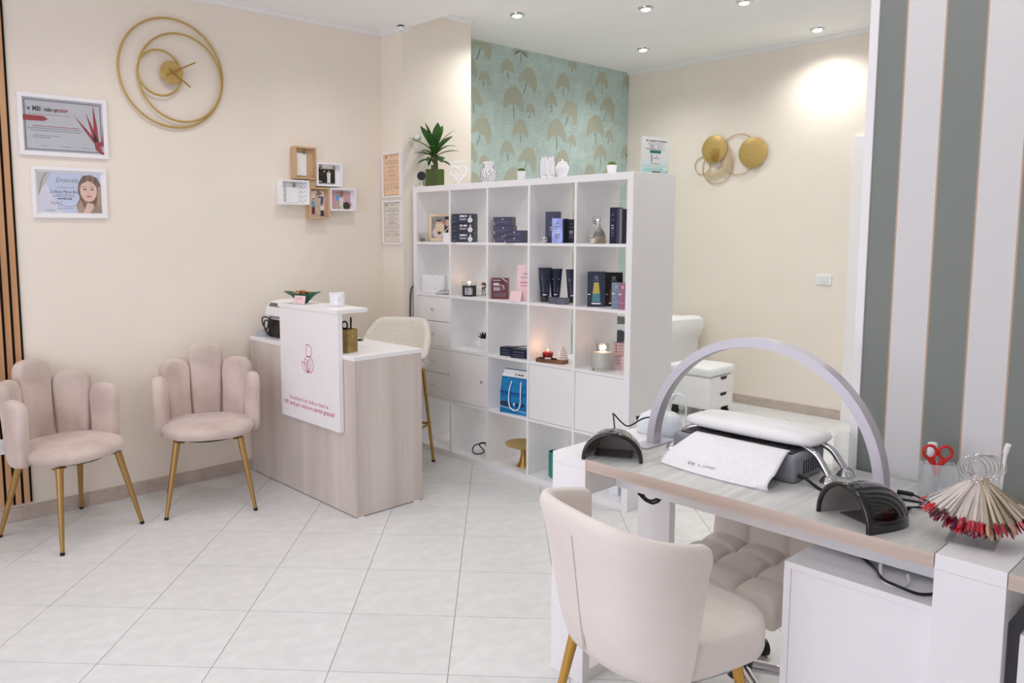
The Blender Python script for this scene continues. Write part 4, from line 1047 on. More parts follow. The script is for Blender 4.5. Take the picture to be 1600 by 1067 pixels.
def pedestal(label, y0, y1, z1=.636, x0=2.004):
    t = thing('drawer_pedestal', label, 'cabinet', (x0, 0, 0), 0, 'white cabinets under the nail desk')
    B().box(.0, y0, z1 - .018, .47, y1, z1, .0008, 1).build('top_board', white_m, t)
    B().box(0, y0, .0, .47, y0 + .018, z1 - .018).build('side_board', white_m, t); B().box(0, y1 - .018, .0, .47, y1, z1 - .018).build('side_board', white_m, t)
    B().box(.004, y0 + .0185, .03, .45, y1 - .0185, z1 - .0186).build('back_panel', white_m, t)
    return t
pedestal('white under-desk cabinet between the tufted stool and the white desk leg', .570, .924)
pedestal('white under-desk cabinet cut off by the right edge of the photo', -.02, .40)
tag(B().tube(spline([(2.20, .86, .662), (2.17, .80, .645), (2.12, .74, .641), (2.06, .70, .644), (2.03, .66, .650), (2.04, .61, .642), (2.08, .58, .642)], 8), .0038, 8).build('black_cable', blackmat_m, None, 60), 'black cable lying on the white under-desk cabinet', 'cable')
tag(B().tube(spline([(2.13, .73, .650), (2.08, .71, .642), (2.05, .685, .641), (2.055, .655, .641), (2.09, .65, .642), (2.13, .665, .643)], 8), .0042, 8).build('white_cable', whiteplastic_m, None, 60), 'white cable loop lying on the under-desk cabinet', 'cable')
coil = [(2.170 + .004 * math.sin(2.1 * i), 1.462 + .007 * math.sin(.31 * i) + (.036 + .004 * math.sin(.8 * i)) * math.cos(i * PI / 8), .652 + .004 * math.sin(.5 * i) + .034 * math.sin(i * PI / 8)) for i in range(66)]
tag(B().tube(coil, .0036, 8).build('hanging_cable', blackmat_m, None, 60), 'coil of black cable hanging below the nail desk apron', 'cable')
tag(B().tube(spline([(2.25, .39, .70), (2.16, .385, .655), (2.06, .385, .64), (2.02, .36, .638), (2.05, .30, .638), (2.12, .28, .64)], 7), .012, 8).build('cable_bundle', blackmat_m, None, 60), 'thick black cable bundle on the cabinet at the right photo edge', 'cable')

# black nail lamps
lampin_m = M('lamp_inner_grey', (150, 146, 142), .35)
def nail_lamp(label, loc, rz, a=.098, h=.094, D=.150):
    t = thing('nail_lamp', label, 'nail lamp', loc, rz, 'black arched nail lamps')
    nu, nv = 24, 10
    def sec(k, sc, y):   # arch at depth
        return [(a * sc * k * math.cos(PI * i / nu), y, h * sc * k * math.sin(PI * i / nu) ** .9) for i in range(nu + 1)]
    out, inn = [], []
    for j in range(nv + 1):
        v = j / nv; k = (1 - (v ** 4) * .55) ** .5
        k = k * (1 - .07 * v); out.append(sec(k, 1.0, D * v)); inn.append(sec(k, .86, D * v * .93))
    # soft front lip
    front = [sec(.985, 1.0, -.006), sec(.96, .98, -.009), sec(.93, .95, -.008)]
    rows = [inn[0]] + front[::-1] + out
    b = B().grid(rows); b.add(out[-1], [list(range(nu + 1))]); b.build('shell', black_m, t, 60)
    b = B().grid(inn); b.add(inn[-1], [list(range(nu + 1))]); b.build('inner_shell', lampin_m, t, 60)
    B().box(-a * .62, .04, 0, a * .62, D * .86, .003).build('base_plate', M('lamp_floor_grey', (92, 90, 88), .2) if 'lamp_floor_grey' not in MATS else MATS['lamp_floor_grey'], t)
    q = B()
    for i in range(5): q.greek(-.022, .022, 0, .004, 0, inkg_m, i) if False else None
    Xp = Matrix.Translation((0, .03, h * .985)) @ Matrix.Rotation(-PI / 2 + .12, 4, 'X')
    rr = random.Random(3); x = -.026
    while x < .026: w_ = rr.uniform(.003, .008); q.rect(x, -.002, min(x + w_, .026), .002, -.0016, inkg_m, X=Xp); x += w_ + .002
    q.build('lettering', None, t, smooth='flatprint')
    return t
nail_lamp('black arched nail lamp at the left front corner of the nail desk', (2.030, 1.512, NH), math.radians(-57.0))
nail_lamp('black arched nail lamp near the right leg of the desk, facing left', (2.026, .787, NH), math.radians(-115.6), .092, .104, .150)
tag(B().tube(spline([(2.20, 1.63, NH + .06), (2.24, 1.665, NH + .085), (2.26, 1.68, NH + .09), (2.28, 1.66, NH + .06), (2.27, 1.62, NH + .055), (2.30, 1.58, NH + .085), (2.36, 1.565, NH + .082), (2.42, 1.585, NH + .072)], 7), .0028, 8).build('lamp_cable', blackmat_m, None, 60), 'thin black cable looping behind the left nail lamp to the drill', 'cable')

# arch desk lamp
archm = M('silver_grey_aluminium', (206, 203, 212), .35, metal=.25, var=.02)
led_m = M('led_diffuser_grey', (176, 178, 182), .4)
t = thing('arch_lamp', 'large silver half-ring desk lamp arching over the nail desk', 'lamp', (2.31, 1.172, NH))
A_, H_ = .386, .402; tk, dp = .028, .045
rows = []
n = 64
for i in range(n + 1):
    th = PI * i / n; c, s_ = math.cos(th), math.sin(th)
    po = (A_ * c, H_ * s_); pi_ = ((A_ - tk) * c, (H_ - tk) * s_)
    z0 = .006
    rows.append([(-dp / 2, po[0], po[1] + z0), (dp / 2, po[0], po[1] + z0), (dp / 2, pi_[0], pi_[1] + z0), (-dp / 2, pi_[0], pi_[1] + z0)])
b = B().grid(rows, closed_u=True); b.add(rows[0], [[0, 1, 2, 3]]); b.add(rows[-1], [[3, 2, 1, 0]]); b.build('arch', archm, t, 35)
rows = []
for i in range(2, n - 1):
    th = PI * i / n; c, s_ = math.cos(th), math.sin(th); a2, h2 = A_ - tk - .0008, H_ - tk - .0008
    rows.append([(-dp / 2 + .004, a2 * c, a2 * 0 + h2 * s_ + .006), (dp / 2 - .004, a2 * c, h2 * s_ + .006)])
B().grid(rows).build('led_strip', led_m, t, 60)
for s_ in (1, -1): B().box(-.085, s_ * (A_ - .014) - .032, 0, .085, s_ * (A_ - .014) + .032, .0065, .002, 1).build('foot_plate', archm, t)

# dust collector box, hand rest on chrome legs, towel
greyp = M('grey_plastic_matt', (136, 138, 146), .5, var=.03)
t = thing('dust_collector', 'grey nail dust collector box under the white hand rest', 'dust collector', (2.325, 1.212, NH))
B().box(-.10, -.205, 0, .10, .205, .082, .012, 3).build('housing', greyp, t, 40)
B().box(-.08, -.185, .0825, .08, .185, .086, .001, 1).build('filter_plate', M('filter_dark', (58, 56, 58), .5, var=.2, scale=60), t)
gb = B()
for (cx_, cy_) in ((0, .09), (0, -.09)):
    for r in (.03, .05, .068): gb.tube(cring((cx_, cy_, .089), r, 'z', 28), .0011, 6, closed=True)
    for k in range(6): a = PI * k / 6; gb.tube([(cx_ - .07 * math.cos(a), cy_ - .07 * math.sin(a), .0895), (cx_ + .07 * math.cos(a), cy_ + .07 * math.sin(a), .0895)], .0010, 5)
gb.build('fan_grille', M('grille_wire', (110, 110, 114), .4, metal=.6), t, 50)
vb = B()
for k in range(7): vb.box(-.045 + .016 * k, -.2062, .02, -.039 + .016 * k, -.2048, .062)
vb.build('side_vent', M('vent_dark', (40, 40, 44), .6), t)
B().cyl((-.075, -.205, .022), (-.075, -.222, .020), .006, n=12).build('power_socket', blackmat_m, t, 40)
tag(B().tube(spline([(2.25, .986, NH + .02), (2.247, .965, NH + .010), (2.235, .94, NH + .0045), (2.215, .91, NH + .004), (2.20, .885, NH + .004)], 8), [.0048] * 33, 8).build('collector_cable', blackmat_m, None, 60), 'short black power lead plugged into the grey dust collector', 'cable')
leather_m = M('white_leatherette', (240, 240, 242), .42, var=.015, scale=8, bump=.04, bscale=60)
t = thing('hand_rest', 'white padded hand rest on four chrome legs over the grey dust collector', 'hand rest', (2.372, 1.205, NH))
rows = []; nn = 40
for (k, z) in ((0.0, .098), (.86, .098), (.97, .101), (1.0, .110), (.975, .121), (.88, .129), (.5, .134), (0, .135)):
    row = []
    for j in range(nn):
        a = 2 * PI * j / nn; ca, sa = math.cos(a), math.sin(a); q = (abs(ca) ** 5 + abs(sa) ** 5) ** (-.2)
        row.append((max(k, .001) * .093 * q * ca, max(k, .001) * .222 * q * sa, z))
    rows.append(row)
B().grid(rows, closed_u=True).build('cushion', leather_m, t, 60)
for sx in (-1, 1):
    for sy in (-1, 1):
        P = spline([(sx * .035, sy * .10, .096), (sx * .042, sy * .165, .094), (sx * .050, sy * .215, .075), (sx * .054, sy * .245, .038), (sx * .055, sy * .258, .018)], 6)
        lo = B().tube(P, .0105, 12).build('leg', chrome_m, t, 60)
        B().lathe([(0, 0), (.027, 0), (.028, .003), (.019, .018), (.012, .024), (0, .025)], (sx * .055, sy * .26, 0), 24).build('foot', chrome_m, lo, 40)
towel_m = M('white_terry', (242, 241, 244), .9, var=.02, scale=60, bump=.25, bscale=220, sheen=.3)
t = thing('hand_towel', 'white hand towel with small dark print draped from the dust collector onto the desk', 'towel', (0, 0, NH))
rows = []; rt = random.Random(1)
prof_t = [(2.243, .0915), (2.230, .0915), (2.219, .087), (2.205, .077), (2.180, .059), (2.152, .038), (2.128, .020), (2.114, .010), (2.108, .005), (2.112, .0022), (2.128, .0016)]
nu = 30
for (x, z) in prof_t:
    row = []
    for j in range(nu + 1):
        k = j / nu
        yL = 1.392 if z < .03 else 1.392 - (z - .03) * .9; yR = 1.030
        y = yL + (yR - yL) * k
        dx = (.012 * math.sin(k * 3.0 + .2) - .022 * (1 - k) ** 2) * (1 - z / .095)
        dz = .003 * math.sin(k * 9) * (z / .09) * (1 if z < .085 else 0) + (.012 * ss(.88, 1, k) if .004 < z < .03 else 0)
        row.append((x - dx, y, z + dz))
    rows.append(row)
tw = B().grid(rows).build('cloth', towel_m, t, 80)
sm = tw.modifiers.new('thickness', 'SOLIDIFY'); sm.thickness = .0035; sm.offset = 1.0
nrm = Vector((rows[5][10][0] - rows[6][10][0], 0, rows[5][10][2] - rows[6][10][2])); sl_ = math.atan2(nrm.z, nrm.x)
a0 = Vector(rows[6][12]); 
q = B(); Xp = Matrix.Translation(a0 + Vector((-.004, 0, .0065))) @ Matrix.Rotation(-PI / 2, 4, 'Z') @ Matrix.Rotation(-(PI / 2 - sl_), 4, 'X')
q.text('C-t', -.045, 0, .016, 0, inkb_m, 'LEFT', bold=.02, X=Xp); q.text('L. ', -.010, 0, .014, 0, inkb_m, 'LEFT', X=Xp); q.text('LANDI', .005, 0, .011, 0, inkg_m, 'LEFT', sx=1.3, X=Xp)
q.build('towel_print', None, t, smooth='flatprint')
t = thing('plastic_sleeve', 'clear plastic bottle standing behind the white hand rest', 'plastic bottle', (2.478, .972, NH))
B().lathe([(0, 0), (.028, 0), (.030, .004), (.030, .10), (.020, .118), (.012, .122), (0, .122)], n=28).build('bottle', acryl_m, t, 50)

# electric nail drill
pale_m = M('pale_white_plastic', (226, 234, 240), .3, var=.01)
t = thing('nail_drill', 'white electric nail drill station with handpiece and hanging lead behind the arch lamp foot', 'nail drill', (2.445, 1.61, NH), math.radians(-75))
rows = []
for (k, z, oy) in ((.9, 0, 0), (1.0, .006, 0), (1.0, .03, 0), (.95, .048, .002), (.84, .066, .006), (.6, .078, .012), (.001, .082, .014)):
    rows.append([(.082 * k * math.copysign(abs(math.cos(2 * PI * j / 32)) ** .55, math.cos(2 * PI * j / 32)), .052 * k * math.copysign(abs(math.sin(2 * PI * j / 32)) ** .7, math.sin(2 * PI * j / 32)) + oy, z) for j in range(32)])
B().grid(rows, closed_u=True).build('station', pale_m, t, 60)
B().box(-.055, -.04, 0.0, .055, .04, .004).build('rubber_base', blackmat_m, t)
B().cyl((-.06, .01, .05), (-.09, .0, .045), .008, n=12).build('plug_socket', blackmat_m, t, 40)
B().tube([(-.005, 0, .085), (.02, -.005, .115), (.028, -.007, .125), (.045, -.01, .143), (.055, -.012, .152)], [.011, .013, .0145, .0125, .005], 16).build('handpiece', pale_m, t, 60)
B().tube(spline([(.055, -.012, .152), (.068, -.014, .158), (.088, -.018, .152), (.10, -.02, .125), (.101, -.02, .08), (.10, -.02, .05)], 8), .0032, 8).build('lead', pale_m, t, 60)
B().tube([(.10, -.02, .052), (.10, -.02, .045), (.10, -.02, .012), (.10, -.02, .002)], [.0065, .0065, .005, .0042], 12).build('lead_plug', pale_m, t, 50)
for k in range(5): B().lathe([(.004, 0), (.0068, 0), (.0068, .003), (.004, .003)], (.10, -.02, .012 + .0065 * k), 14).build('strain_relief', pale_m, t, 40)

# acrylic holder with scissors and spray bottle
t = thing('acrylic_holder', 'clear acrylic tool holder standing by the striped wall on the desk', 'holder', (2.40, .690, NH), math.radians(-58))
hb = B()
for q_ in ((-.042, -.022, .042, -.020), (-.042, .020, .042, .022), (-.042, -.02, -.040, .02), (.040, -.02, .042, .02)): hb.box(q_[0], q_[1], .002, q_[2], q_[3], .10)
hb.box(-.042, -.022, 0, .042, .022, .002); hb.build('box', acryl_m, t)
B().box(.043, -.0, 0, .10, .002, .10).build('divider', acryl_m, t)
redpl = M('red_plastic', (196, 40, 36), .35, var=.03)
t = thing('scissors', 'scissors with red plastic handles standing blades down in the clear holder', 'scissors', (2.393, .692, NH + .004), math.radians(-58))
sb_ = B()
for s_ in (-1, 1): sb_.prism([(s_ * .001, .0), (s_ * .010, .05), (s_ * .009, .07), (-s_ * .002, .07)], -.001 * s_ - .0008, -.001 * s_ + .0008, X=Matrix.Rotation(PI / 2, 4, 'X'))
sb_.build('blade', steel_m, t)
for s_ in (-1, 1):
    b = B()
    b.tube([(s_ * .019 + .0155 * math.cos(a), 0, .128 + .018 * math.sin(a)) for a in [2 * PI * i / 20 for i in range(20)]], .0042, 8, closed=True)
    b.tube([(s_ * .003, 0, .062), (s_ * .006, 0, .09), (s_ * .012, 0, .112)], [.0045, .0065, .0055], 10); b.tube([(s_ * .010, 0, .095), (s_ * .028, 0, .116)], [.006, .0045], 10)
    b.build('handle', redpl, t, 60)
B().cyl((0, -.004, .068), (0, .004, .068), .003, n=10).build('pivot', steel_m, t)
t = thing('spray_bottle', 'small white spray bottle behind the red scissors', 'bottle', (2.425, .715, NH + .004))
B().lathe([(0, 0), (.013, 0), (.014, .004), (.014, .09), (.009, .10), (.009, .104), (0, .104)], n=24).build('bottle', M('frosted_plastic', (222, 226, 232), .4, alpha=.7), t, 50)
B().lathe([(0, .104), (.0115, .104), (.012, .106), (.012, .142), (.010, .145), (0, .145)], n=24).build('cap', whiteplastic_m, t, 50)

# nail colour swatch fan
stick_m = M('swatch_stick_clear', (232, 222, 214), .2, alpha=.75, var=.05)
stick2_m = M('swatch_stick_nude', (206, 190, 166), .25, alpha=.9, var=.05)
tipc = [M('polish_%s' % n_, c, .12, coat=.6, var=.02) for n_, c in (('red', (190, 16, 34)), ('crimson', (150, 10, 40)), ('wine', (96, 10, 34)), ('navy', (28, 28, 62)), ('plum', (66, 26, 48)), ('nude', (186, 150, 120)), ('black', (26, 24, 30)), ('rose', (206, 60, 84)))]
HX, HY, HZ = 2.15, .530, .175
t = thing('nail_swatch_fan', 'bunch of nail colour swatch sticks on metal rings at the right end of the desk', 'nail swatches', (HX, HY, NH))
rb = B()
for k in range(6):
    a = -.9 + .34 * k
    c = Vector((.012 * k - .03, -.004 * k + .01, HZ + .004 * math.sin(k)))
    pts = []
    for i in range(32):
        u = 2 * PI * i / 32; pts.append(c + Vector((math.sin(a) * .03 * math.cos(u) * .5 + .012 * math.cos(u), -.03 * math.cos(u), .03 * math.sin(u))))
    rb.tube(pts, .0013, 6, closed=True)
rb.build('ring', chrome_m, t, 60)
B().tube(spline([(.0, 0, .012), (.035, -.03, .10), (.04, -.035, .16), (.035, -.04, .215), (.03, -.045, .235)], 6), [.004] * 18 + [.006] * 7, 8).build('stand_pole', whiteplastic_m, t, 60)
B().box(-.075, -.045, 0, .055, .055, .004, .001, 1, X=Matrix.Rotation(.12, 4, 'Z')).build('stand_base', acryl_m, t)
rs_ = random.Random(21)
stick_data = {}
def stick_mesh(mat, ln):
    b = B(); b.box(-.0035, -.0008, -ln * .80, .0035, .0008, 0); b.box(-.005, -.0008, -.012, .005, .0008, .004); return b
NST = 138
for i in range(NST):
    # azimuth of the fan: rays spread like an open umbrella on the side towards the room
    u = (i % 46) / 45; lay = i // 46
    az = math.radians(100 + 215 * u + rs_.uniform(-3, 3))
    pol = math.radians((52, 38, 24)[lay] + rs_.uniform(-5, 5) - 12 * math.sin(PI * u))
    ln = .140 + rs_.uniform(-.004, .006)
    d = Vector((math.cos(az) * math.sin(pol), math.sin(az) * math.sin(pol), -math.cos(pol)))
    p0 = Vector((-.012 * math.cos(az) * 0 - .006, .014 * math.sin(az) * .6, HZ - .022))
    end = p0 + d * ln
    if end.z < .008: ln = (.010 - p0.z) / d.z; end = p0 + d * ln
    X = Matrix.Translation(p0) @ d.to_track_quat('-Z', 'Y').to_matrix().to_4x4() @ Matrix.Rotation(rs_.uniform(-.8, .8), 4, 'Z')
    m_ = stick_m if u < .5 else stick2_m
    o = B().box(-.0030, -.0007, -ln * .82, .0030, .0007, 0, X=X).box(-.0055, -.0008, -ln * .12, .0055, .0008, .003, X=X).build('swatch_stick', m_, t)
    if u < .5: m2_ = tipc[rs_.choice([0, 0, 1, 2, 4, 7, 6] if lay == 0 else [0, 1, 1, 2, 4, 2])]
    elif u < .72: m2_ = tipc[rs_.choice([5, 5, 5, 6, 1])]
    else: m2_ = tipc[rs_.choice([0, 1, 1, 3, 2, 6, 0])]
    B().add([(-.003, 0, -ln * .80), (.003, 0, -ln * .80), (.0052, -.0010, -ln * .86), (.0048, -.0014, -ln * .94), (.0012, -.0008, -ln), (-.0012, -.0008, -ln), (-.0048, -.0014, -ln * .94), (-.0052, -.0010, -ln * .86),
             (0, .0022, -ln * .80), (0, .0026, -ln * .92)], [[0, 1, 2, 3, 4, 5, 6, 7], [0, 8, 1], [1, 8, 9, 3, 2], [0, 7, 6, 9, 8], [3, 9, 4], [4, 9, 5], [5, 9, 6]], None, X).build('swatch_tip', m2_, o)
tag(B().tube(spline([(2.345, .772, NH + .012), (2.352, .745, NH + .011), (2.352, .73, NH + .010), (2.345, .70, NH + .005), (2.325, .665, NH + .004), (2.31, .62, NH + .004), (2.30, .585, NH + .004)], 7), [.0065] * 13 + [.0028] * 30, 8).build('arch_lamp_cable', blackmat_m, None, 60), 'black lead with barrel plug at the arch lamp foot', 'cable')
tag(B().tube(spline([(2.30, .775, NH + .006), (2.315, .74, NH + .004), (2.32, .70, NH + .004), (2.31, .65, NH + .0035), (2.285, .60, NH + .0035)], 7), .0032, 8).build('middle_cable', blackmat_m, None, 60), 'black lead lying between the two other leads by the swatches', 'cable')
tag(B().tube(spline([(2.215, .702, NH + .012), (2.235, .705, NH + .009), (2.262, .70, NH + .006), (2.285, .675, NH + .004), (2.28, .635, NH + .0035), (2.26, .60, NH + .0035)], 7), [.0055] * 9 + [.0028] * 27, 8).build('nail_lamp_cable', blackmat_m, None, 60), 'black lead plugged into the back of the right nail lamp', 'cable')
tag(B().tube(spline([(2.36, .47, NH + .004), (2.36, .44, NH + .004), (2.35, .40, NH + .004), (2.36, .36, NH + .004)], 7), .003, 8).build('right_cable', M('blue_black_cable', (34, 38, 66), .5), None, 60), 'dark blue lead on the white desk leg top at the right photo edge', 'cable')

# ------------------------------------------------------------------ white tub chair in the foreground
cream_velvet = M('ivory_velvet', (234, 225, 218), .75, col2=(226, 216, 209), scale=4, sheen=.5, bump=.05, bscale=260)
goldchrome = M('polished_gold', (206, 160, 84), .18, metal=1.0, var=.03)
CHX, CHY, CHR = 1.795, 1.215, math.radians(75)
t = thing('tub_chair', 'ivory velvet tub chair with gold legs, seen from behind at the nail desk', 'chair', (CHX, CHY, 0), CHR)
PM = 1.50
def prof(p):
    a = abs(p) / PM
    top = .792 - .045 * ss(.25, 1.0, a) - .012 * ss(.92, 1.0, a) ** 2; th = .036
    def sq(r): # squarish plan
        c, s_ = abs(math.cos(p)), abs(math.sin(p)); return r * (c ** 3 + s_ ** 3) ** (-1 / 3)
    rb, rt = .196 + .052 * math.sin(p) ** 2, sq(.266)
    bot = .375; lo_ = .90
    out = [(rb - .03, bot - .012, lo_), (rb - .008, bot - .004, lo_), (rb, bot + .02, lo_)]
    for k in (.2, .4, .6, .8): out.append((rb + (rt - rb) * (k ** .9), bot + (top - bot) * k, lo_ + (1 - lo_) * k))
    out += [(rt, top - .03), (rt - .003, top - .012), (rt - th * .28, top - .002), (rt - th * .6, top), (rt - th * .92, top - .010), (rt - th, top - .03)]
    for k in (.75, .5, .25): out.append((rb + (rt - rb) * k ** .9 - th, bot + (top - bot) * k, lo_ + (1 - lo_) * k))
    out.append((rb - th, bot + .0, lo_))
    return out
v_, f_ = tub([-PM + 2 * PM * i / 48 for i in range(49)], prof)
B().add(v_, f_).build('backrest', cream_velvet, t, 70)
# upholstery dart at the centre of the back
sm_ = B()
for off in (-.0025, .0025):
    P = []
    for k in range(13):
        kk = .03 + .87 * k / 12; z = .375 + .42 * kk; r = .196 + .070 * kk ** .9
        P.append((off * (1 - kk * .2) + .018 * (.5 - kk), r + .0004, z))
    sm_.tube(P, .0016, 6)
sm_.build('back_seam', cream_velvet, t, 60)
sm2 = B(); P = []
for k in range(13):
    kk = .03 + .80 * k / 12; P.append((.018 * (.5 - kk), .196 + .070 * kk ** .9 + .0006, .375 + .42 * kk))
sm2.tube(P, .0014, 6); sm2.build('seam_gap', M('seam_shadow_paint', (112, 98, 94), .9), t, 60)  # dark strip colours in the shade between the two seam ridges
rows = []; nn = 44
for (k, z) in ((0, .372), (.93, .373), (.985, .380), (1.0, .396), (1.0, .448), (.99, .466), (.955, .477), (.8, .483), (.5, .486), (0, .487)):
    rows.append([])
    for j in range(nn):
        a = 2 * PI * j / nn; ca, sa = math.cos(a), math.sin(a); q = (abs(ca) ** 3.6 + abs(sa) ** 3.6) ** (-1 / 3.6)
        rows[-1].append((max(k, .001) * .238 * q * ca, max(k, .001) * .222 * q * sa - .068, z))
B().grid(rows, closed_u=True).build('seat', cream_velvet, t, 60)
for sx in (-1, 1):
    for sy in (-1, 1):
        lo = B().tube([(sx * .15, sy * .15 - .03, .385), (sx * .212, sy * .205 - .03, .01)], [.0165, .010], 16).build('leg', goldchrome, t, 50)
        B().cyl((sx * .2115, sy * .2045 - .03, .012), (sx * .2135, sy * .2065 - .03, 0), .0108, n=12).build('foot_cap', rub_m, lo, 40)

# ------------------------------------------------------------------ tufted stool behind the desk
t = thing('tufted_stool', 'ivory tufted swivel stool with chrome star base pushed under the nail desk', 'stool', (2.315, 1.20, 0))
def tuft(u, v, n): return (abs(math.sin(PI * n * u)) * abs(math.sin(PI * n * v))) ** .28
rows = []; N_ = 48; W_ = .208
for i in range(N_ + 1):
    row = []
    for j in range(N_ + 1):
        u, v = i / N_, j / N_
        ex, ey = min(u, 1 - u), min(v, 1 - v); ed = (1 - max(0, 1 - ex / .06) ** 2) ** .5 * (1 - max(0, 1 - ey / .06) ** 2) ** .5 if ex < .06 or ey < .06 else 1
        row.append((-W_ + 2 * W_ * u, -W_ + 2 * W_ * v, .408 + .030 * tuft(u, v, 3) + .028 * ed))
    rows.append(row)
B().grid(rows).build('seat_top', cream_velvet, t, 80)
B().box(-W_, -W_, .365, W_, W_, .416, .012, 3).build('seat_cushion', cream_velvet, t, 40)
rows = []
for i in range(N_ + 1):
    row = []
    for j in range(N_ // 2 + 1):
        u, v = i / N_, j / (N_ // 2)
        ey = min(u, 1 - u); ez = 1 - v
        ed = (1 - max(0, 1 - ey / .06) ** 2) ** .5 if ey < .06 else 1
        row.append((W_ - .02 - .030 * ed - .02 * tuft(u, v / 2, 3) + .04 * v, -W_ + 2 * W_ * u, .43 + .20 * v))
    rows.append(row)
bk = B().grid(rows); bk.build('backrest_front', cream_velvet, t, 80)
B().box(W_ - .02, -W_, .42, W_ + .025, W_, .632, .012, 3).build('backrest_shell', cream_velvet, t, 40)
B().cyl((0, 0, .10), (0, 0, .365), .025, .025, 20).build('gas_lift', black_m, t, 40)
B().lathe([(0, .07), (.04, .07), (.042, .13), (.03, .14), (0, .14)], n=24).build('hub', black_m, t, 40)
for k in range(5):
    a = 2 * PI * k / 5 + .25; c, s_ = math.cos(a), math.sin(a)
    lo = B().tube([(.03 * c, .03 * s_, .108), (.15 * c, .15 * s_, .100), (.28 * c, .28 * s_, .080), (.295 * c, .295 * s_, .070)], [.020, .018, .0145, .012], 12).build('base_arm', chrome_m, t, 60)
    w = B(); X = Matrix.Translation((.292 * c, .292 * s_, .029)) @ Matrix.Rotation(a + .7, 4, 'Z')
    for s2 in (-1, 1): w.cyl((0, s2 * .008, 0), (0, s2 * .024, 0), .028, n=24, X=X)
    w.box(-.014, -.008, 0, .014, .008, .042, .003, 1, X=X); w.build('caster', blackmat_m, t, 40)
    w = B()
    for s2 in (-1, 1): w.tube([tuple(p) for p in cring((0, s2 * .0243, 0), .020, 'y', 24)], .0028, 6, closed=True, X=X)
    w.build('caster_rim', M('caster_grey', (196, 196, 196), .4) if 'caster_grey' not in MATS else MATS['caster_grey'], t, 50)
# ------------------------------------------------------------------ wall decorations, left wall
t = thing('wall_clock', 'gold ring wall clock with two stick hands, high on the left wall', 'clock', (1.87, YL, 2.419))
rb = [((0, -.018, 0), .303), ((.046, -.024, -.021), .246), ((-.078, -.030, -.008), .125)]
for c, r in rb: B().tube(cring(c, r, 'y', 72), .0064, 8, closed=True).build('ring', goldpaint_m, t, 60)
B().lathe([(0, 0), (.064, 0), (.066, .004), (.066, .012), (.063, .015), (0, .015)], n=40, X=Matrix.Translation((-.013, -.030, 0)) @ Matrix.Rotation(PI / 2, 4, 'X')).build('dial', goldpaint_m, t, 40)
B().box(-.05, -.03, -.04, .02, 0, .04).build('clock_movement', blackmat_m, t)
hh = B().box(-.04, -.052, -.0042, .152, -.050, .0042, X=Matrix.Translation((-.010, 0, .002)) @ Matrix.Rotation(-.48, 4, 'Y')); hh.build('minute_hand', gold_m, t)
hh = B().box(-.03, -.049, -.0046, .125, -.047, .0046, X=Matrix.Translation((-.010, 0, .002)) @ Matrix.Rotation(.62, 4, 'Y')); hh.build('hour_hand', gold_m, t)
B().cyl((-.010, -.055, .002), (-.010, -.044, .002), .006, n=16).build('hand_pin', gold_m, t, 40)

frame_m = M('white_frame', (244, 243, 246), .35, var=.01)
pane_m = M('picture_glass', (255, 255, 255), .03, alpha=.06, var=0)
def picture(name, label, cat, loc, rz, w, h, fw, draw, group=None, depth=.018):
    t = thing(name, label, cat, loc, rz, group)
    f = B()
    a, b_ = w / 2, h / 2
    for q in ((-a, -b_, a, -b_ + fw), (-a, b_ - fw, a, b_), (-a, -b_ + fw, -a + fw, b_ - fw), (a - fw, -b_ + fw, a, b_ - fw)): f.box(q[0], -depth, q[1], q[2], 0, q[3], .002, 1)
    f.build('frame', frame_m, t)
    B().box(-a + fw, -.006, -b_ + fw, a - fw, 0, b_ - fw).build('backing', paper_m, t)
    p = B(); draw(p, a - fw, b_ - fw, -.0066); p.build('print', None, t, smooth='flatprint')
    B().rect(-a + fw, -b_ + fw, a - fw, b_ - fw, -.0115).build('glazing', pane_m, t, smooth='flatprint')
    return t
silverpaper = M('silver_paper', (188, 190, 198), .5, var=.03, scale=6)
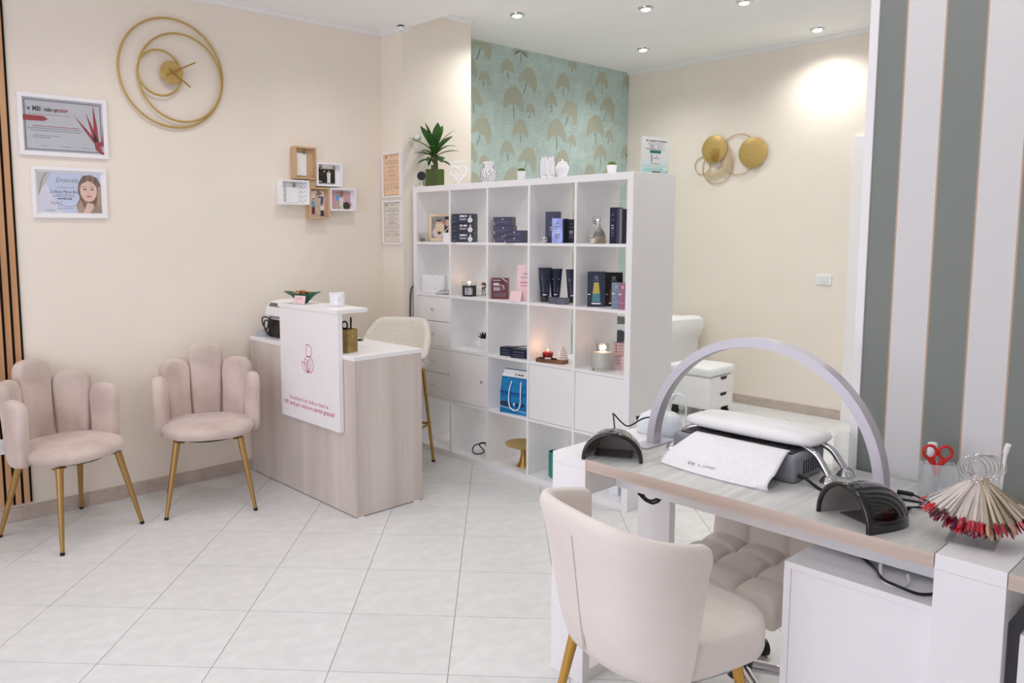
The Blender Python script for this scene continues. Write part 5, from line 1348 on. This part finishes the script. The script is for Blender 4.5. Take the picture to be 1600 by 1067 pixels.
def d_cert1(p, a, b, y):
    p.rect(-a, -b, a, b, y, silverpaper)
    for q in ((-a + .008, b - .014, a - .008, b - .008), (-a + .008, -b + .008, a - .008, -b + .014), (-a + .008, -b + .014, -a + .014, b - .014), (a - .014, -b + .014, a - .008, b - .014)): p.rect(q[0], q[1], q[2], q[3], y - .0003, inkg_m)
    z = b - .055
    p.text('MBI', -a + .068, z, .034, y - .0005, inkb_m, bold=.03, sx=.75); p.rect(-a + .095, z - .014, -a + .0965, z + .014, y - .0005, inkg_m)
    p.text('make up', -a + .135, z, .030, y - .0005, inkb_m, bold=.03, sx=.6); p.text('training', -a + .192, z, .030, y - .0005, inkr_m, bold=.03, sx=.6)
    for k in range(3): p.stroke([(-a + .030, z - .010), (-a + .020 + .009 * k, z + .008)], .003, y - .0005, inkb_m)
    p.greek(-a + .03, -a + .235, b - .082, .0025, y - .0005, inkg_m, 1)
    p.poly([(-a, b - .118), (-a + .10, b - .115), (-a + .12, b - .104), (-a + .10, b - .090), (-a, b - .088)], y - .0006, inkr_m)
    for k, (x0, x1) in enumerate(((.045, .27), (.02, .285), (.035, .275))): p.greek(-a + x0, -a + x1, b - .142 - .011 * k, .0035, y - .0005, inkr_m if k == 0 else inkg_m, 3 + k)
    p.greek(-a + .045, -a + .175, b - .19, .0035, y - .0005, inkg_m, 8); p.greek(-a + .045, -a + .13, b - .20, .0035, y - .0005, inkg_m, 9)
    for k in range(3): p.greek(-a + .08 + .10 * k, -a + .115 + .11 * k, -b + .03, .003, y - .0005, inkg_m, 10 + k)
    # crimson brush strokes fanning from the lower right corner
    cx, cz = a - .035, -b + .055
    for (ex, ez, w) in ((a - .145, b - .075, .014), (a - .085, b - .055, .016), (a - .048, b - .006, .018)):
        d = Vector((ex - cx, ez - cz)); l_ = d.length; d.normalize(); nn = Vector((-d.y, d.x))
        p.poly([(cx - nn.x * w * .7, cz - nn.y * w * .7), (cx + d.x * l_ * .5 - nn.x * w * .55, cz + d.y * l_ * .5 - nn.y * w * .55), (ex, ez), (cx + d.x * l_ * .5 + nn.x * w * .4, cz + d.y * l_ * .5 + nn.y * w * .4), (cx + nn.x * w * .7, cz + nn.y * w * .7)], y - .0007, inkr_m)
    p.poly([(a - .03, -b + .05), (a - .008, -b + .06), (a, -b + .16), (a, -b + .045)], y - .0008, inkr_m)
    p.poly([(cx - .014, cz + .01), (cx - .008, cz - .03), (a - .012, -b + .003), (a, -b), (a, -b + .012), (a - .014, -b + .022), (a - .018, -b + .045), (a, -b + .07)], y - .0009, inkr_m)
picture('framed_certificate', 'white framed silver certificate with crimson brush strokes, upper of the two on the left wall', 'certificate', (1.278, YL, 2.072), 0, .438, .316, .022, d_cert1)
skyb = M('print_pale_blue', (196, 206, 232), .5, var=.04, scale=4); lil = M('print_lilac', (214, 214, 230), .5)
hair_m = M('print_hair', (138, 108, 94), .5, col2=(92, 72, 68), scale=24, stretch=(3, 1, .6)); hairl_m = M('print_hair_light', (176, 146, 128), .5, var=.12, scale=30, stretch=(3, 1, .5)); face_m = M('print_face', (226, 190, 174), .5, var=.03); gold_p = M('print_gold', (178, 140, 96), .5); olive_p = M('print_taupe', (150, 132, 120), .5)
def d_cert2(p, a, b, y):
    p.rect(-a, -b, a, b, y, paper_m); a -= .01; b -= .01
    p.rect(-a, -b, a, b, y - .0003, skyb)
    p.poly([(-a, -b), (-a + .11, -b), (-a + .03, b - .03), (-a, b - .06)], y - .0004, lil)
    p.poly([(-a, b), (-a + .075, b), (-a + .02, b - .085), (-a + .004, b - .12), (-a, b - .12)], y - .0005, silverpaper)
    p.stroke([(-a + .045, b), (-a + .022, b - .04), (-a + .006, b - .11)], .006, y - .0006, gold_p)
    yy = y - .0007
    p.text('Emanuela B', -a + .155, b - .038, .036, yy, inkg_m, shear=.4, sx=.8)
    p.text('SI CERTIFICA CHE', -a + .135, b - .078, .011, yy, inkg_m); p.text('La Rosa Maria Rosa', -a + .13, b - .100, .024, yy, inkb_m, shear=.4, sx=.78)
    p.greek(-a + .085, -a + .175, b - .116, .003, yy, inkg_m, 2); p.greek(-a + .07, -a + .18, b - .124, .003, yy, inkg_m, 3); p.text('MASTERCLASS', -a + .13, b - .136, .011, yy, inkb_m, bold=.04)
    p.text('Angela S', -a + .085, b - .158, .022, yy, inkg_m, shear=.4, sx=.7); p.stroke([(-a + .09, b - .175), (-a + .11, b - .168), (-a + .14, b - .178), (-a + .19, b - .172)], .002, yy, inkg_m)
    p.greek(-a + .09, -a + .17, b - .188, .0025, yy, inkg_m, 5); p.greek(-a + .035, -a + .08, b - .198, .003, yy, inkg_m, 6)
    # portrait of a woman with long wavy hair
    cx = a - .062; cz = .005
    p.poly([(cx - .055, b - .055), (cx - .03, b - .012), (cx + .01, b - .006), (cx + .045, b - .022), (a, b - .06), (a, -b), (cx - .06, -b), (cx - .068, -b + .04), (cx - .05, -b + .075), (cx - .058, .02)], yy, hair_m)
    p.poly([(cx - .06, -b), (cx - .066, -b + .04), (cx - .045, -b + .07), (cx - .03, -b + .03), (cx - .02, -b)], yy - .0002, hairl_m); p.poly([(a - .018, .03), (a, .05), (a, -b), (a - .03, -b)], yy - .0002, hairl_m)
    p.poly([(cx - .035, -b), (cx - .012, -b + .055), (cx + .018, -b + .05), (cx + .03, -b)], yy - .0003, face_m); p.poly([(cx + .0, -b), (a - .03, -b + .045), (a - .006, -b + .03), (a, -b)], yy - .0004, olive_p)
    p.disc(cx - .003, cz + .010, .043, .060, yy - .0005, face_m, 28)
    p.poly([(cx - .043, cz + .045), (cx - .034, cz + .075), (cx, cz + .080), (cx + .042, cz + .06), (cx + .046, cz + .0), (cx + .036, cz + .035), (cx + .012, cz + .058), (cx - .008, cz + .062), (cx - .03, cz + .048)], yy - .0007, hair_m)
    for s_ in (-1, 1): p.disc(cx - .003 + s_ * .018, cz + .016, .009, .0035, yy - .0008, inkb_m, 14); p.stroke([(cx - .003 + s_ * .008, cz + .027), (cx - .003 + s_ * .02, cz + .032), (cx - .003 + s_ * .031, cz + .026)], .0028, yy - .0008, hair_m)
    p.stroke([(cx - .004, cz + .012), (cx - .007, cz - .004), (cx + .002, cz - .006)], .0015, yy - .0008, hairl_m); p.disc(cx - .002, cz - .021, .013, .005, yy - .0008, M('print_lips', (190, 118, 116), .5), 16)
picture('framed_certificate', 'white framed certificate with script lettering and a portrait of a woman, lower of the two', 'certificate', (1.291, YL, 1.726), 0, .372, .266, .018, d_cert2)
mint_p = M('print_parchment', (236, 200, 164), .6, var=.03); crm_p = M('print_cream', (224, 216, 204), .6, var=.02)
def d_dipl(bgm, seed):
    def f(p, a, b, y):
        p.rect(-a, -b, a, b, y, bgm)
        for q in ((-a + .004, b - .007, a - .004, b - .005), (-a + .004, -b + .005, a - .004, -b + .007), (-a + .004, -b + .005, -a + .006, b - .005), (a - .006, -b + .005, a - .004, b - .005)): p.rect(q[0], q[1], q[2], q[3], y - .0003, inkg_m)
        p.disc(-a + .03, b - .02, .007, .008, y - .0003, inkb_m, 12); p.disc(0, b - .018, .006, .006, y - .0003, gold_p, 12)
        zz = b - .045
        for k, (w, hh) in enumerate(((.10, .003), (.15, .004), (.04, .0025), (.11, .003), (.06, .0025), (.13, .0025), (.05, .003), (.09, .0045), (.15, .002), (.16, .002), (.04, .002), (.12, .003), (.15, .002), (.08, .002))):
            p.greek(-w / 2, w / 2, zz - .0145 * k, hh, y - .0003, inkg_m, seed + k)
        p.greek(-a + .02, -a + .05, -b + .05, .006, y - .0003, gold_p, seed); p.greek(a - .06, a - .015, -b + .055, .005, y - .0003, inkg_m, seed + 3)
    return f
picture('framed_diploma', 'white framed diploma on peach paper on the pillar side, upper of two', 'certificate', (XP, 4.408, 1.906), -PI / 2, .212, .308, .011, d_dipl(mint_p, 20))
picture('framed_diploma', 'white framed diploma on pale grey paper on the pillar side, lower of two', 'certificate', (XP, 4.408, 1.580), -PI / 2, .212, .304, .011, d_dipl(crm_p, 60))

# collage of five box frames joined together
woodf = M('light_oak_frame', (214, 184, 150), .5, col2=(200, 166, 130), scale=12, stretch=(1, 1, .2))
col = thing('collage_frame', 'cluster of five joined box frames in white and oak on the left wall', 'photo frame', (0, YL, 0))
clip_m = M('brass_clip', (150, 136, 100), .35, metal=.7)
dots = M('dotted_lining', (232, 234, 238), .6)
def boxframe(x0, z0, x1, z1, mat, photo, d0=.06):
    w = .011
    f = B()
    for q in ((x0, z0, x1, z0 + w), (x0, z1 - w, x1, z1), (x0, z0 + w, x0 + w, z1 - w), (x1 - w, z0 + w, x1, z1 - w)): f.box(q[0], -d0, q[1], q[2], 0, q[3], .001, 1)
    f.box(x0 + w, -.030, z0 + w, x1 - w, 0, z1 - w)
    fo = f.build('box_frame', mat, col)
    p = B(); photo(p, x0 + w, z0 + w, x1 - w, z1 - w, -.036); p.build('photo', None, fo, smooth='flatprint')
    c = B()
    for k in (photo.clips if hasattr(photo, 'clips') else (.5,)): xx = x0 + (x1 - x0) * k; c.box(xx - .006, -.047, z1 - .045, xx + .006, -.037, z1 - .022, .001, 1); c.cyl((xx, -.042, z1 - .022), (xx, -.042, z1 - .012), .0025, n=8)
    c.build('clip', clip_m, fo)
def ph_blank(p, x0, z0, x1, z1, y):
    w = x1 - x0; p.rect(x0 + .012, z0 + .012, x0 + w * .62, z1 - .03, y, paper_m)
def ph_blank2(p, x0, z0, x1, z1, y):
    for i in range(12):
        for j in range(5): p.disc(x0 + .008 + (x1 - x0 - .016) * i / 11, z0 + .01 + (z1 - z0 - .02) * j / 4 + .008 * (i % 2), .0022, .005, y + .0035, inkg_m, 8)
    w = x1 - x0; p.rect(x0 + w * .18, z0 + .004, x0 + w * .70, z1 - .032, y, paper_m)
drk = M('print_dark', (36, 32, 26), .5, var=.3, scale=60); cloth_ = [M('print_cloth%d' % i, c, .6) for i, c in enumerate(((228, 220, 220), (64, 84, 130), (120, 160, 206), (196, 176, 156), (112, 52, 62), (52, 52, 70)))]
def fig(p, x, z, h, top, bot, y, hair=hairb_m):
    hw = h * .105
    p.poly([(x - hw * 1.5, z), (x + hw * 1.5, z), (x + hw * 1.3, z + h * .48), (x - hw * 1.3, z + h * .48)], y, bot); p.poly([(x - hw * 1.4, z + h * .44), (x + hw * 1.4, z + h * .44), (x + hw * 1.7, z + h * .8), (x - hw * 1.7, z + h * .8)], y - .0002, top)
    p.disc(x, z + h * .9, hw * .95, h * .085, y - .0004, hair, 12); p.disc(x, z + h * .88, hw * .7, h * .062, y - .0006, skin_m, 12)
def ph_two(p, x0, z0, x1, z1, y):
    p.rect(x0 + .004, z0 + .01, x1 - .035, z1 - .028, y, drk)
    cx = (x0 + x1) / 2 - .01
    for i in range(30): p.disc(x0 + .01 + (x1 - x0 - .055) * ((i * .618) % 1), z0 + .04 + .05 * ((i * .37) % 1), .005, .004, y - .0002, M('print_hedge', (74, 68, 44), .6) if 'print_hedge' not in MATS else MATS['print_hedge'], 8)
    fig(p, cx - .020, z0 + .012, .085, drk, drk, y - .0004); fig(p, cx + .014, z0 + .012, .085, cloth_[0], cloth_[0], y - .0010); p.text('LOVE', x0 + .03, z0 + .022, .012, y - .0012, inkw_m) if False else p.rect(x0 + .012, z0 + .018, x0 + .04, z0 + .023, y - .0012, inkw_m)
ph_two.clips = (.2, .72)
def ph_fam(p, x0, z0, x1, z1, y):
    p.rect(x0 + .004, z0, x1 - .02, z1 - .012, y, cloth_[0]); p.rect(x0 + .004, z0, x1 - .02, z0 + .03, y - .0002, M('print_floor', (196, 184, 176), .6))
    w = x1 - x0
    fig(p, x0 + w * .22, z0 + .02, .105, cloth_[2], cloth_[4], y - .0004); fig(p, x0 + w * .60, z0 + .012, .155, cloth_[1], cloth_[5], y - .0006); fig(p, x0 + w * .46, z0 + .012, .145, cloth_[3], cloth_[3], y - .0014); fig(p, x0 + w * .72, z0 + .008, .085, cloth_[0], cloth_[5], y - .0022)
def ph_couple(p, x0, z0, x1, z1, y):
    p.rect(x0 + .004, z0, x1 - .022, z1 - .008, y, M('print_rose', (206, 164, 172), .6))
    w = x1 - x0
    for i in range(6): p.stroke(arc(x0 + w * .38 + .012 * i, z0 + .015, .052, .2, 1.2, 5), .005, y - .0002, cloth_[0] if i % 2 else inkp_m)
    fig(p, x0 + w * .34, z0 + .01, .105, cloth_[2], cloth_[3], y - .0006); fig(p, x0 + w * .48, z0 + .002, .095, cloth_[0], cloth_[0], y - .0016); p.disc(x0 + w * .70, z0 + .025, .028, .025, y - .0026, M('print_green', (52, 66, 44), .6, var=.3, scale=80)); p.disc(x0 + w * .30, z0 + .012, .03, .012, y - .0028, cloth_[3])
boxframe(2.633, 1.855, 2.790, 2.062, woodf, ph_blank)
boxframe(2.792, 1.815, 2.990, 1.968, frame_m, ph_two)
boxframe(2.528, 1.690, 2.732, 1.847, frame_m, ph_blank2)
boxframe(2.734, 1.601, 2.886, 1.806, woodf, ph_fam)
boxframe(2.890, 1.656, 3.098, 1.806, frame_m, ph_couple)
B().box(2.736, -.045, 1.807, 2.788, 0, 1.854).build('spacer_block', woodf, col)
t = thing('wall_sensor', 'small white and chrome wall sensor head on the pillar behind the plant leaves', 'wall sensor', (3.475, YP, 2.155), 0)  # round sensor head, not a light source
B().cyl((0, 0, 0), (0, -.012, 0), .016, n=20).build('base', chrome_m, t, 40)
B().lathe([(0, 0), (.016, 0), (.018, .006), (.018, .03), (.012, .036), (0, .036)], n=24, X=Matrix.Translation((-.004, -.012, 0)) @ Matrix.Rotation(PI / 2, 4, 'X') @ Matrix.Rotation(.5, 4, 'Y')).build('head', whiteplastic_m, t, 40)

# ------------------------------------------------------------------ gold wall art and switch on the back wall (facing -X)
art = thing('wall_art', 'gold wall sculpture of two discs, wire rings and a feather on the cream back wall', 'wall decoration', (XB, 3.55, 2.17), -PI / 2)
def dish(x, z, r): B().lathe([(0, .012), (r * .6, .010), (r * .92, .004), (r, 0), (r, .004), (r * .9, .010), (r * .6, .017), (0, .020)], n=44, X=Matrix.Translation((x, -.028, z)) @ Matrix.Rotation(PI / 2, 4, 'X')).build('disc', goldpaint_m, art, 60)
dish(-.185, .060, .121); dish(.175, .005, .128)
for (x, z, r) in ((.035, .0, .172), (-.16, -.10, .142), (-.305, -.075, .076)): B().tube(cring((x, -.012, z), r, 'y', 56), .0028, 8, closed=True).build('wire_ring', gold_m, art, 60)
fb = B(); c0 = (-.08, .0); n = 22
spine = spline([(-.10, -.02, .08), (-.055, -.022, .02), (-.055, -.022, -.06), (-.10, -.022, -.13), (-.20, -.022, -.165), (-.26, -.02, -.150)], 11)
for i in range(2, len(spine) - 1):
    p = spine[i]; d = (spine[i + 1] - spine[i - 1]).normalized(); nn = Vector((-d.z, 0, d.x))
    for s_ in (-1, 1):
        for k in range(2):
            tip = p + (nn * s_ * .072 * (1 if s_ > 0 else .85) + d * .040) * (math.sin(PI * (i + 3) / (len(spine) + 5)) ** .6)
            q0 = p + d * .004 * k
            fb.add([q0, q0 + d * .0035, tip + d * .001, tip], [[0, 1, 2, 3]])
fb.tube(spine, .002, 6); fb.build('feather', M('feather_tan', (206, 184, 150), .7, var=.06), art)
gb = B()
for i in range(7): a = 1.1 + .28 * i; gb.tube(spline([(-.16, -.052, -.05), (-.16 + .05 * math.cos(a), -.056, -.05 + .06 * math.sin(a)), (-.16 + .085 * math.cos(a), -.05, -.05 + .12 * math.sin(a))], 5), [.0035] * 6 + [.002] * 5, 6)
gb.build('grass_blade', gold_m, art, 60)
for px, pz in ((-.185, .06), (.175, .005)): B().cyl((px, -.030, pz), (px, 0, pz), .012, n=12).build('wall_stud', gold_m, art)
t = thing('light_switch', 'white three-gang light switch plate on the cream back wall', 'switch', (XB, 2.745, 1.12), -PI / 2)
B().box(-.062, -.009, -.041, .062, 0, .041, .003).build('plate', whiteplastic_m, t)
for k in (-1, 0, 1): B().box(k * .023 - .0112, -.0125, -.024, k * .023 + .0112, -.009, .024, .001, 1).build('rocker', M('rocker_white', (232, 233, 236), .3) if 'rocker_white' not in MATS else MATS['rocker_white'], t)

# ------------------------------------------------------------------ back area: pedicure chair, roll drawer stool, machine
wl_m = M('white_leather', (240, 242, 244), .42, var=.012, bump=.05, bscale=40)
t = thing('pedicure_chair', 'white leatherette pedicure armchair partly hidden behind the shelf side', 'armchair', (6.10, 4.19, 0), math.radians(-90))
# local: x along the front (world -y), y depth
for sx in (-1, 1):
    rows = []
    for i in range(13):
        k = i / 12; y = -.25 + .50 * k
        zt = .775 - .02 * k
        sec = []
        x0 = sx * .335; w = .085
        for (dx, z) in ((-w * .55, .30), (-w * .6, .55), (-w * .72, .66), (-w * .95, zt - .06), (-w * .8, zt - .02), (-w * .2, zt), (w * .6, zt), (w * 1.15, zt - .025), (w * 1.25, zt - .085), (w * .95, zt - .16), (w * .62, .55), (w * .55, .30)): sec.append((x0 + sx * dx, y, z))
        rows.append(sec)
    b = B().grid(rows, closed_u=True); m_ = len(rows[0]); b.add(rows[0], [list(range(m_))]); b.add(rows[-1], [list(range(m_))[::-1]]); b.build('armrest', wl_m, t, 50)
B().box(-.285, -.27, .40, .285, .16, .56, .035, 4).build('seat', wl_m, t, 50)
B().box(-.285, .16, .40, .285, .27, .745, .04, 4).build('backrest', wl_m, t, 50)
B().box(-.31, -.26, .28, .31, .26, .398, .02, 3).build('seat_base', wl_m, t, 50)
B().cyl((0, 0, .03), (0, 0, .28), .10, .08, 28).build('pedestal', steel_m, t, 40)
B().lathe([(0, 0), (.27, 0), (.27, .012), (.1, .03), (0, .03)], n=40).build('base_plate', steel_m, t, 40)
t = thing('drawer_stool', 'white padded rolling stool with two drawers by the cream back wall', 'stool', (5.83, 3.455, 0), math.radians(0))
# x 5.66..6.31, y 3.43..3.86
B().box(-.185, -.19, .075, .185, .19, .345, .03, 4).build('body', white_m, t, 40)
B().box(-.195, -.202, .346, .195, .202, .425, .03, 4).build('cushion', wl_m, t, 50)
for z0, z1 in ((.085, .205), (.210, .338)):
    d = B().box(-.155, -.194, z0, .172, -.189, z1, .001, 1).build('drawer_front', white_m, t)
    B().prism([(-.035, z1 - .026), (.035, z1 - .026), (.05, z1 - .002), (-.05, z1 - .002)], -.002, .002, X=Matrix.Translation((.02, -.1955, 0)) @ Matrix.Rotation(PI / 2, 4, 'X')).build('finger_slot', blackmat_m, d)
for sx in (-1, 1):
    for sy in (-1, 1):
        w = B().cyl((sx * .15 - .012, sy * .14, .03), (sx * .15 + .012, sy * .14, .03), .03, n=20); w.box(sx * .15 - .016, sy * .14 - .02, .03, sx * .15 + .016, sy * .14 + .02, .074); w.build('caster', blackmat_m, t, 40)
t = thing('beauty_machine', 'white beauty machine with a dial on a trolley, glimpsed through the middle right cube', 'machine', (4.58, 3.37, 0), math.radians(-45))
B().box(-.20, -.16, .69, .20, .16, .96, .02, 3).build('housing', whiteplastic_m, t, 40)
q = B(); q.poly([(-.14, .875), (.06, .875), (.02, .925), (-.14, .94)], -.1615, M('screen_grey', (120, 124, 116), .25)); q.build('screen', None, t, smooth='flatprint')
B().lathe([(0, 0), (.045, 0), (.042, .014), (0, .016)], n=28, X=Matrix.Translation((-.02, -.16, .79)) @ Matrix.Rotation(PI / 2, 4, 'X')).build('dial', M('dial_grey', (70, 76, 84), .3), t, 40)
for z in (.10, .40, .67): B().box(-.24, -.20, z, .24, .20, z + .02, .004, 1).build('trolley_shelf', white_m, t)
for sx in (-1, 1):
    for sy in (-1, 1): B().cyl((sx * .22, sy * .18, .0), (sx * .22, sy * .18, .69), .011, n=12).build('trolley_post', chrome_m, t, 40)

# ------------------------------------------------------------------ things on the reception counter
CT = .8685
LT = 1.1085
t = thing('candy_dish', 'dark green leaf-shaped dish full of wrapped sweets on the counter ledge', 'bowl', (2.345, 3.935, LT), math.radians(-52))
gd = M('green_glaze', (24, 92, 62), .25, var=.1)
rows = []
for (k, z) in ((.0, .0), (.22, .0), (.30, .008), (.62, .034), (1.0, .058), (.96, .060), (.6, .038), (.3, .014), (0, .012)):
    rows.append([(max(k, .001) * .112 * math.copysign(abs(math.cos(2 * PI * j / 36)) ** 1.25, math.cos(2 * PI * j / 36)), max(k, .001) * .066 * math.sin(2 * PI * j / 36), z + (.010 * abs(math.cos(2 * PI * j / 36)) ** 3 if k > .5 else 0)) for j in range(36)])
B().grid(rows, closed_u=True).build('dish', gd, t, 60)
rc = random.Random(9); cm = [M('sweet_%d' % i, c, .35, var=.2, scale=60) for i, c in enumerate(((206, 160, 70), (176, 88, 46), (196, 60, 48), (224, 196, 140), (140, 84, 40)))]
for i in range(26):
    a = rc.uniform(0, 6.28); r = rc.random() ** .6; c = (.066 * r * math.cos(a), .036 * r * math.sin(a), .046 + .022 * (1 - r) + rc.uniform(-.004, .008))
    X = Matrix.Translation(c) @ Euler((rc.uniform(-.6, .6), rc.uniform(-.6, .6), rc.uniform(0, 6))).to_matrix().to_4x4()
    b = B().ell((0, 0, 0), (.011, .0075, .0065), 10, X=X)
    for s_ in (-1, 1): b.add([(s_ * .010, 0, 0), (s_ * .019, -.006, .002), (s_ * .020, .0, -.002), (s_ * .019, .006, .003)], [[0, 1, 2], [0, 2, 3]], None, X)
    o = b.build('wrapped_sweet', cm[i % 5], None, 50); o.parent = None
    o.matrix_world = Matrix.Translation(t.location) @ Matrix.Rotation(t.rotation_euler.z, 4, 'Z')
    tag(o, ('golden', 'brown', 'red', 'pale cream', 'dark amber')[i % 5] + ' wrapped sweet in the heap in the dark green dish', 'sweet', ('golden', 'brown', 'red', 'cream', 'amber')[i % 5] + ' sweets in the green dish')
t = thing('card_holder', 'clear holder with a pale pink card standing before the green dish', 'card holder', (2.288, 3.88, LT), math.radians(-72))
B().box(-.042, -.002, 0, .042, .0, .044, X=Matrix.Rotation(-.25, 4, 'X')).build('holder', acryl_m, t); B().box(-.042, -.012, 0, .042, .03, .002).build('holder_foot', acryl_m, t)
q = B(); Xc = Matrix.Rotation(-.25, 4, 'X'); q.rect(-.040, .004, .040, .050, -.0028, pink_card_m, X=Xc); q.greek(-.02, .022, .036, .003, 0, inkp_m, 1) if False else None
for k, (a, b_, z) in enumerate(((-.02, .02, .036), (-.026, .026, .027), (-.03, -.01, .014), (.012, .03, .014))): q.rect(a, z - .001, b_, z + .001, -.0032, inkp_m, X=Xc)
q.build('pink_card', None, t, smooth='flatprint')
t = thing('tealight_lantern', 'small white textured glass tealight holder on the counter ledge', 'candle holder', (2.385, 3.642, LT))
b = B(); n = 32; rows = []
rz_ = random.Random(2)
for (r, z) in ((.036, 0), (.041, .005), (.042, .02), (.0415, .04), (.042, .06), (.041, .076), (.038, .077), (.037, .012), (.001, .010)):
    rows.append([((r + rz_.uniform(-.0012, .0012)) * math.cos(2 * PI * j / n), (r + rz_.uniform(-.0012, .0012)) * math.sin(2 * PI * j / n), z) for j in range(n)])
b.grid(rows, closed_u=True); b.add(rows[0], [list(range(n))[::-1]]); b.build('glass', M('white_crackle_glass', (238, 238, 242), .3, var=.12, scale=60), t, 50)
goldbox = M('gold_quilted', (170, 144, 88), .5, col2=(140, 114, 62), scale=30)
t = thing('pen_pot', 'gold patterned square pen pot beside the white sign on the counter', 'pen pot', (2.372, 3.535, CT), math.radians(-72))
b = B(); w = .042; h = .125
for q_ in ((-w, -w, w, -w + .003), (-w, w - .003, w, w), (-w, -w + .003, -w + .003, w - .003), (w - .003, -w + .003, w, w - .003)): b.box(q_[0], q_[1], .003, q_[2], q_[3], h)
b.box(-w, -w, 0, w, w, .003); b.build('pot', goldbox, t)
q = B(); gq = M('gold_print_dark', (124, 98, 50), .5)
for i in range(3):
    for j in range(4): q.ringp(-w + .014 + .028 * i, .018 + .030 * j, .010, .0125, -w - .0005, gq, 6)
q.build('pot_pattern', None, t, smooth='flatprint')
t = thing('scissors', 'black handled scissors standing in the gold pen pot', 'scissors', (2.362, 3.565, CT + .004), math.radians(-60))
b = B().box(-.006, -.001, 0, .006, .001, .11); b.build('blade', steel_m, t)
for s_ in (-1, 1): B().tube([(s_ * .018 + .016 * math.cos(a), 0, .148 + .02 * math.sin(a) - s_ * .008) for a in [2 * PI * i / 18 for i in range(18)]], .0045, 8, closed=True).tube([(s_ * .003, 0, .10), (s_ * .008, 0, .132 - s_ * .008)], .005, 8).build('handle', blackmat_m, t, 60)
t = thing('pen', 'black pen standing in the gold pen pot', 'pen', (2.385, 3.520, CT + .004))
B().tube([(0, 0, 0), (.002, -.006, .15), (.0022, -.0066, .165), (.0024, -.007, .185)], [.004, .0045, .006, .004], 10).build('barrel', blackmat_m, t, 50)
t = thing('phone', 'small black phone lying flat on the counter behind the pen pot', 'phone', (2.67, 3.87, CT), math.radians(-60))
B().box(-.035, -.02, 0, .035, .02, .010, .003).build('case', black_m, t, 40)
bkdev = thing('cash_drawer', 'black cash box standing on the counter behind the white sign', 'cash box', (2.47, 4.30, CT), math.radians(-90))
B().box(-.10, -.10, .005, .12, .09, .115, .006, 2).build('case', blackmat_m, bkdev, 40)
B().box(-.09, -.09, 0, .11, .08, .005).build('foot', blackmat_m, bkdev)
t = thing('receipt_printer', 'white receipt printer with a dark display on the black cash box', 'printer', (2.47, 4.29, CT + .1155), math.radians(-90))
b = B(); rows = []
for x in (-.115, .115):
    rows.append([(x, -.11, .0), (x, -.115, .03), (x, -.105, .07), (x, -.07, .10), (x, -.02, .112), (x, .08, .112), (x, .09, .0)])
b.grid(rows, closed_u=True); b.add(rows[0], [list(range(7))]); b.add(rows[1], [list(range(7))[::-1]]); b.build('case', whiteplastic_m, t, 30)
B().box(-.09, -.006, -.012, .06, .0, .012, X=Matrix.Translation((0, -.0895, .085)) @ Matrix.Rotation(-.76, 4, 'X')).build('display', M('display_grey', (84, 92, 88), .2), t)
B().box(-.06, -.118, .006, .07, -.108, .022, .003, 1).build('paper_slot', M('grey_lilac_plastic', (128, 126, 144), .4), t)
tag(B().tube(spline([(2.36, 4.30, CT + .10), (2.345, 4.36, CT + .125), (2.34, 4.41, CT + .12), (2.345, 4.42, CT + .08), (2.35, 4.38, CT + .05), (2.345, 4.345, CT + .10), (2.35, 4.40, CT + .10), (2.36, 4.43, CT + .06), (2.365, 4.40, CT + .02), (2.37, 4.36, CT + .007)], 7), .0042, 8).build('device_cable', blackmat_m, None, 60), 'looped black cable hanging at the left of the black cash box', 'cable')
t = thing('smart_speaker', 'low grey dome-shaped device on the counter end by the wall', 'speaker', (2.372, 4.462, CT))
B().lathe([(0, 0), (.047, 0), (.05, .006), (.047, .02), (.036, .032), (.018, .037), (0, .038)], n=36).build('dome', M('grey_fabric', (176, 180, 190), .6, var=.06, scale=120), t, 50)
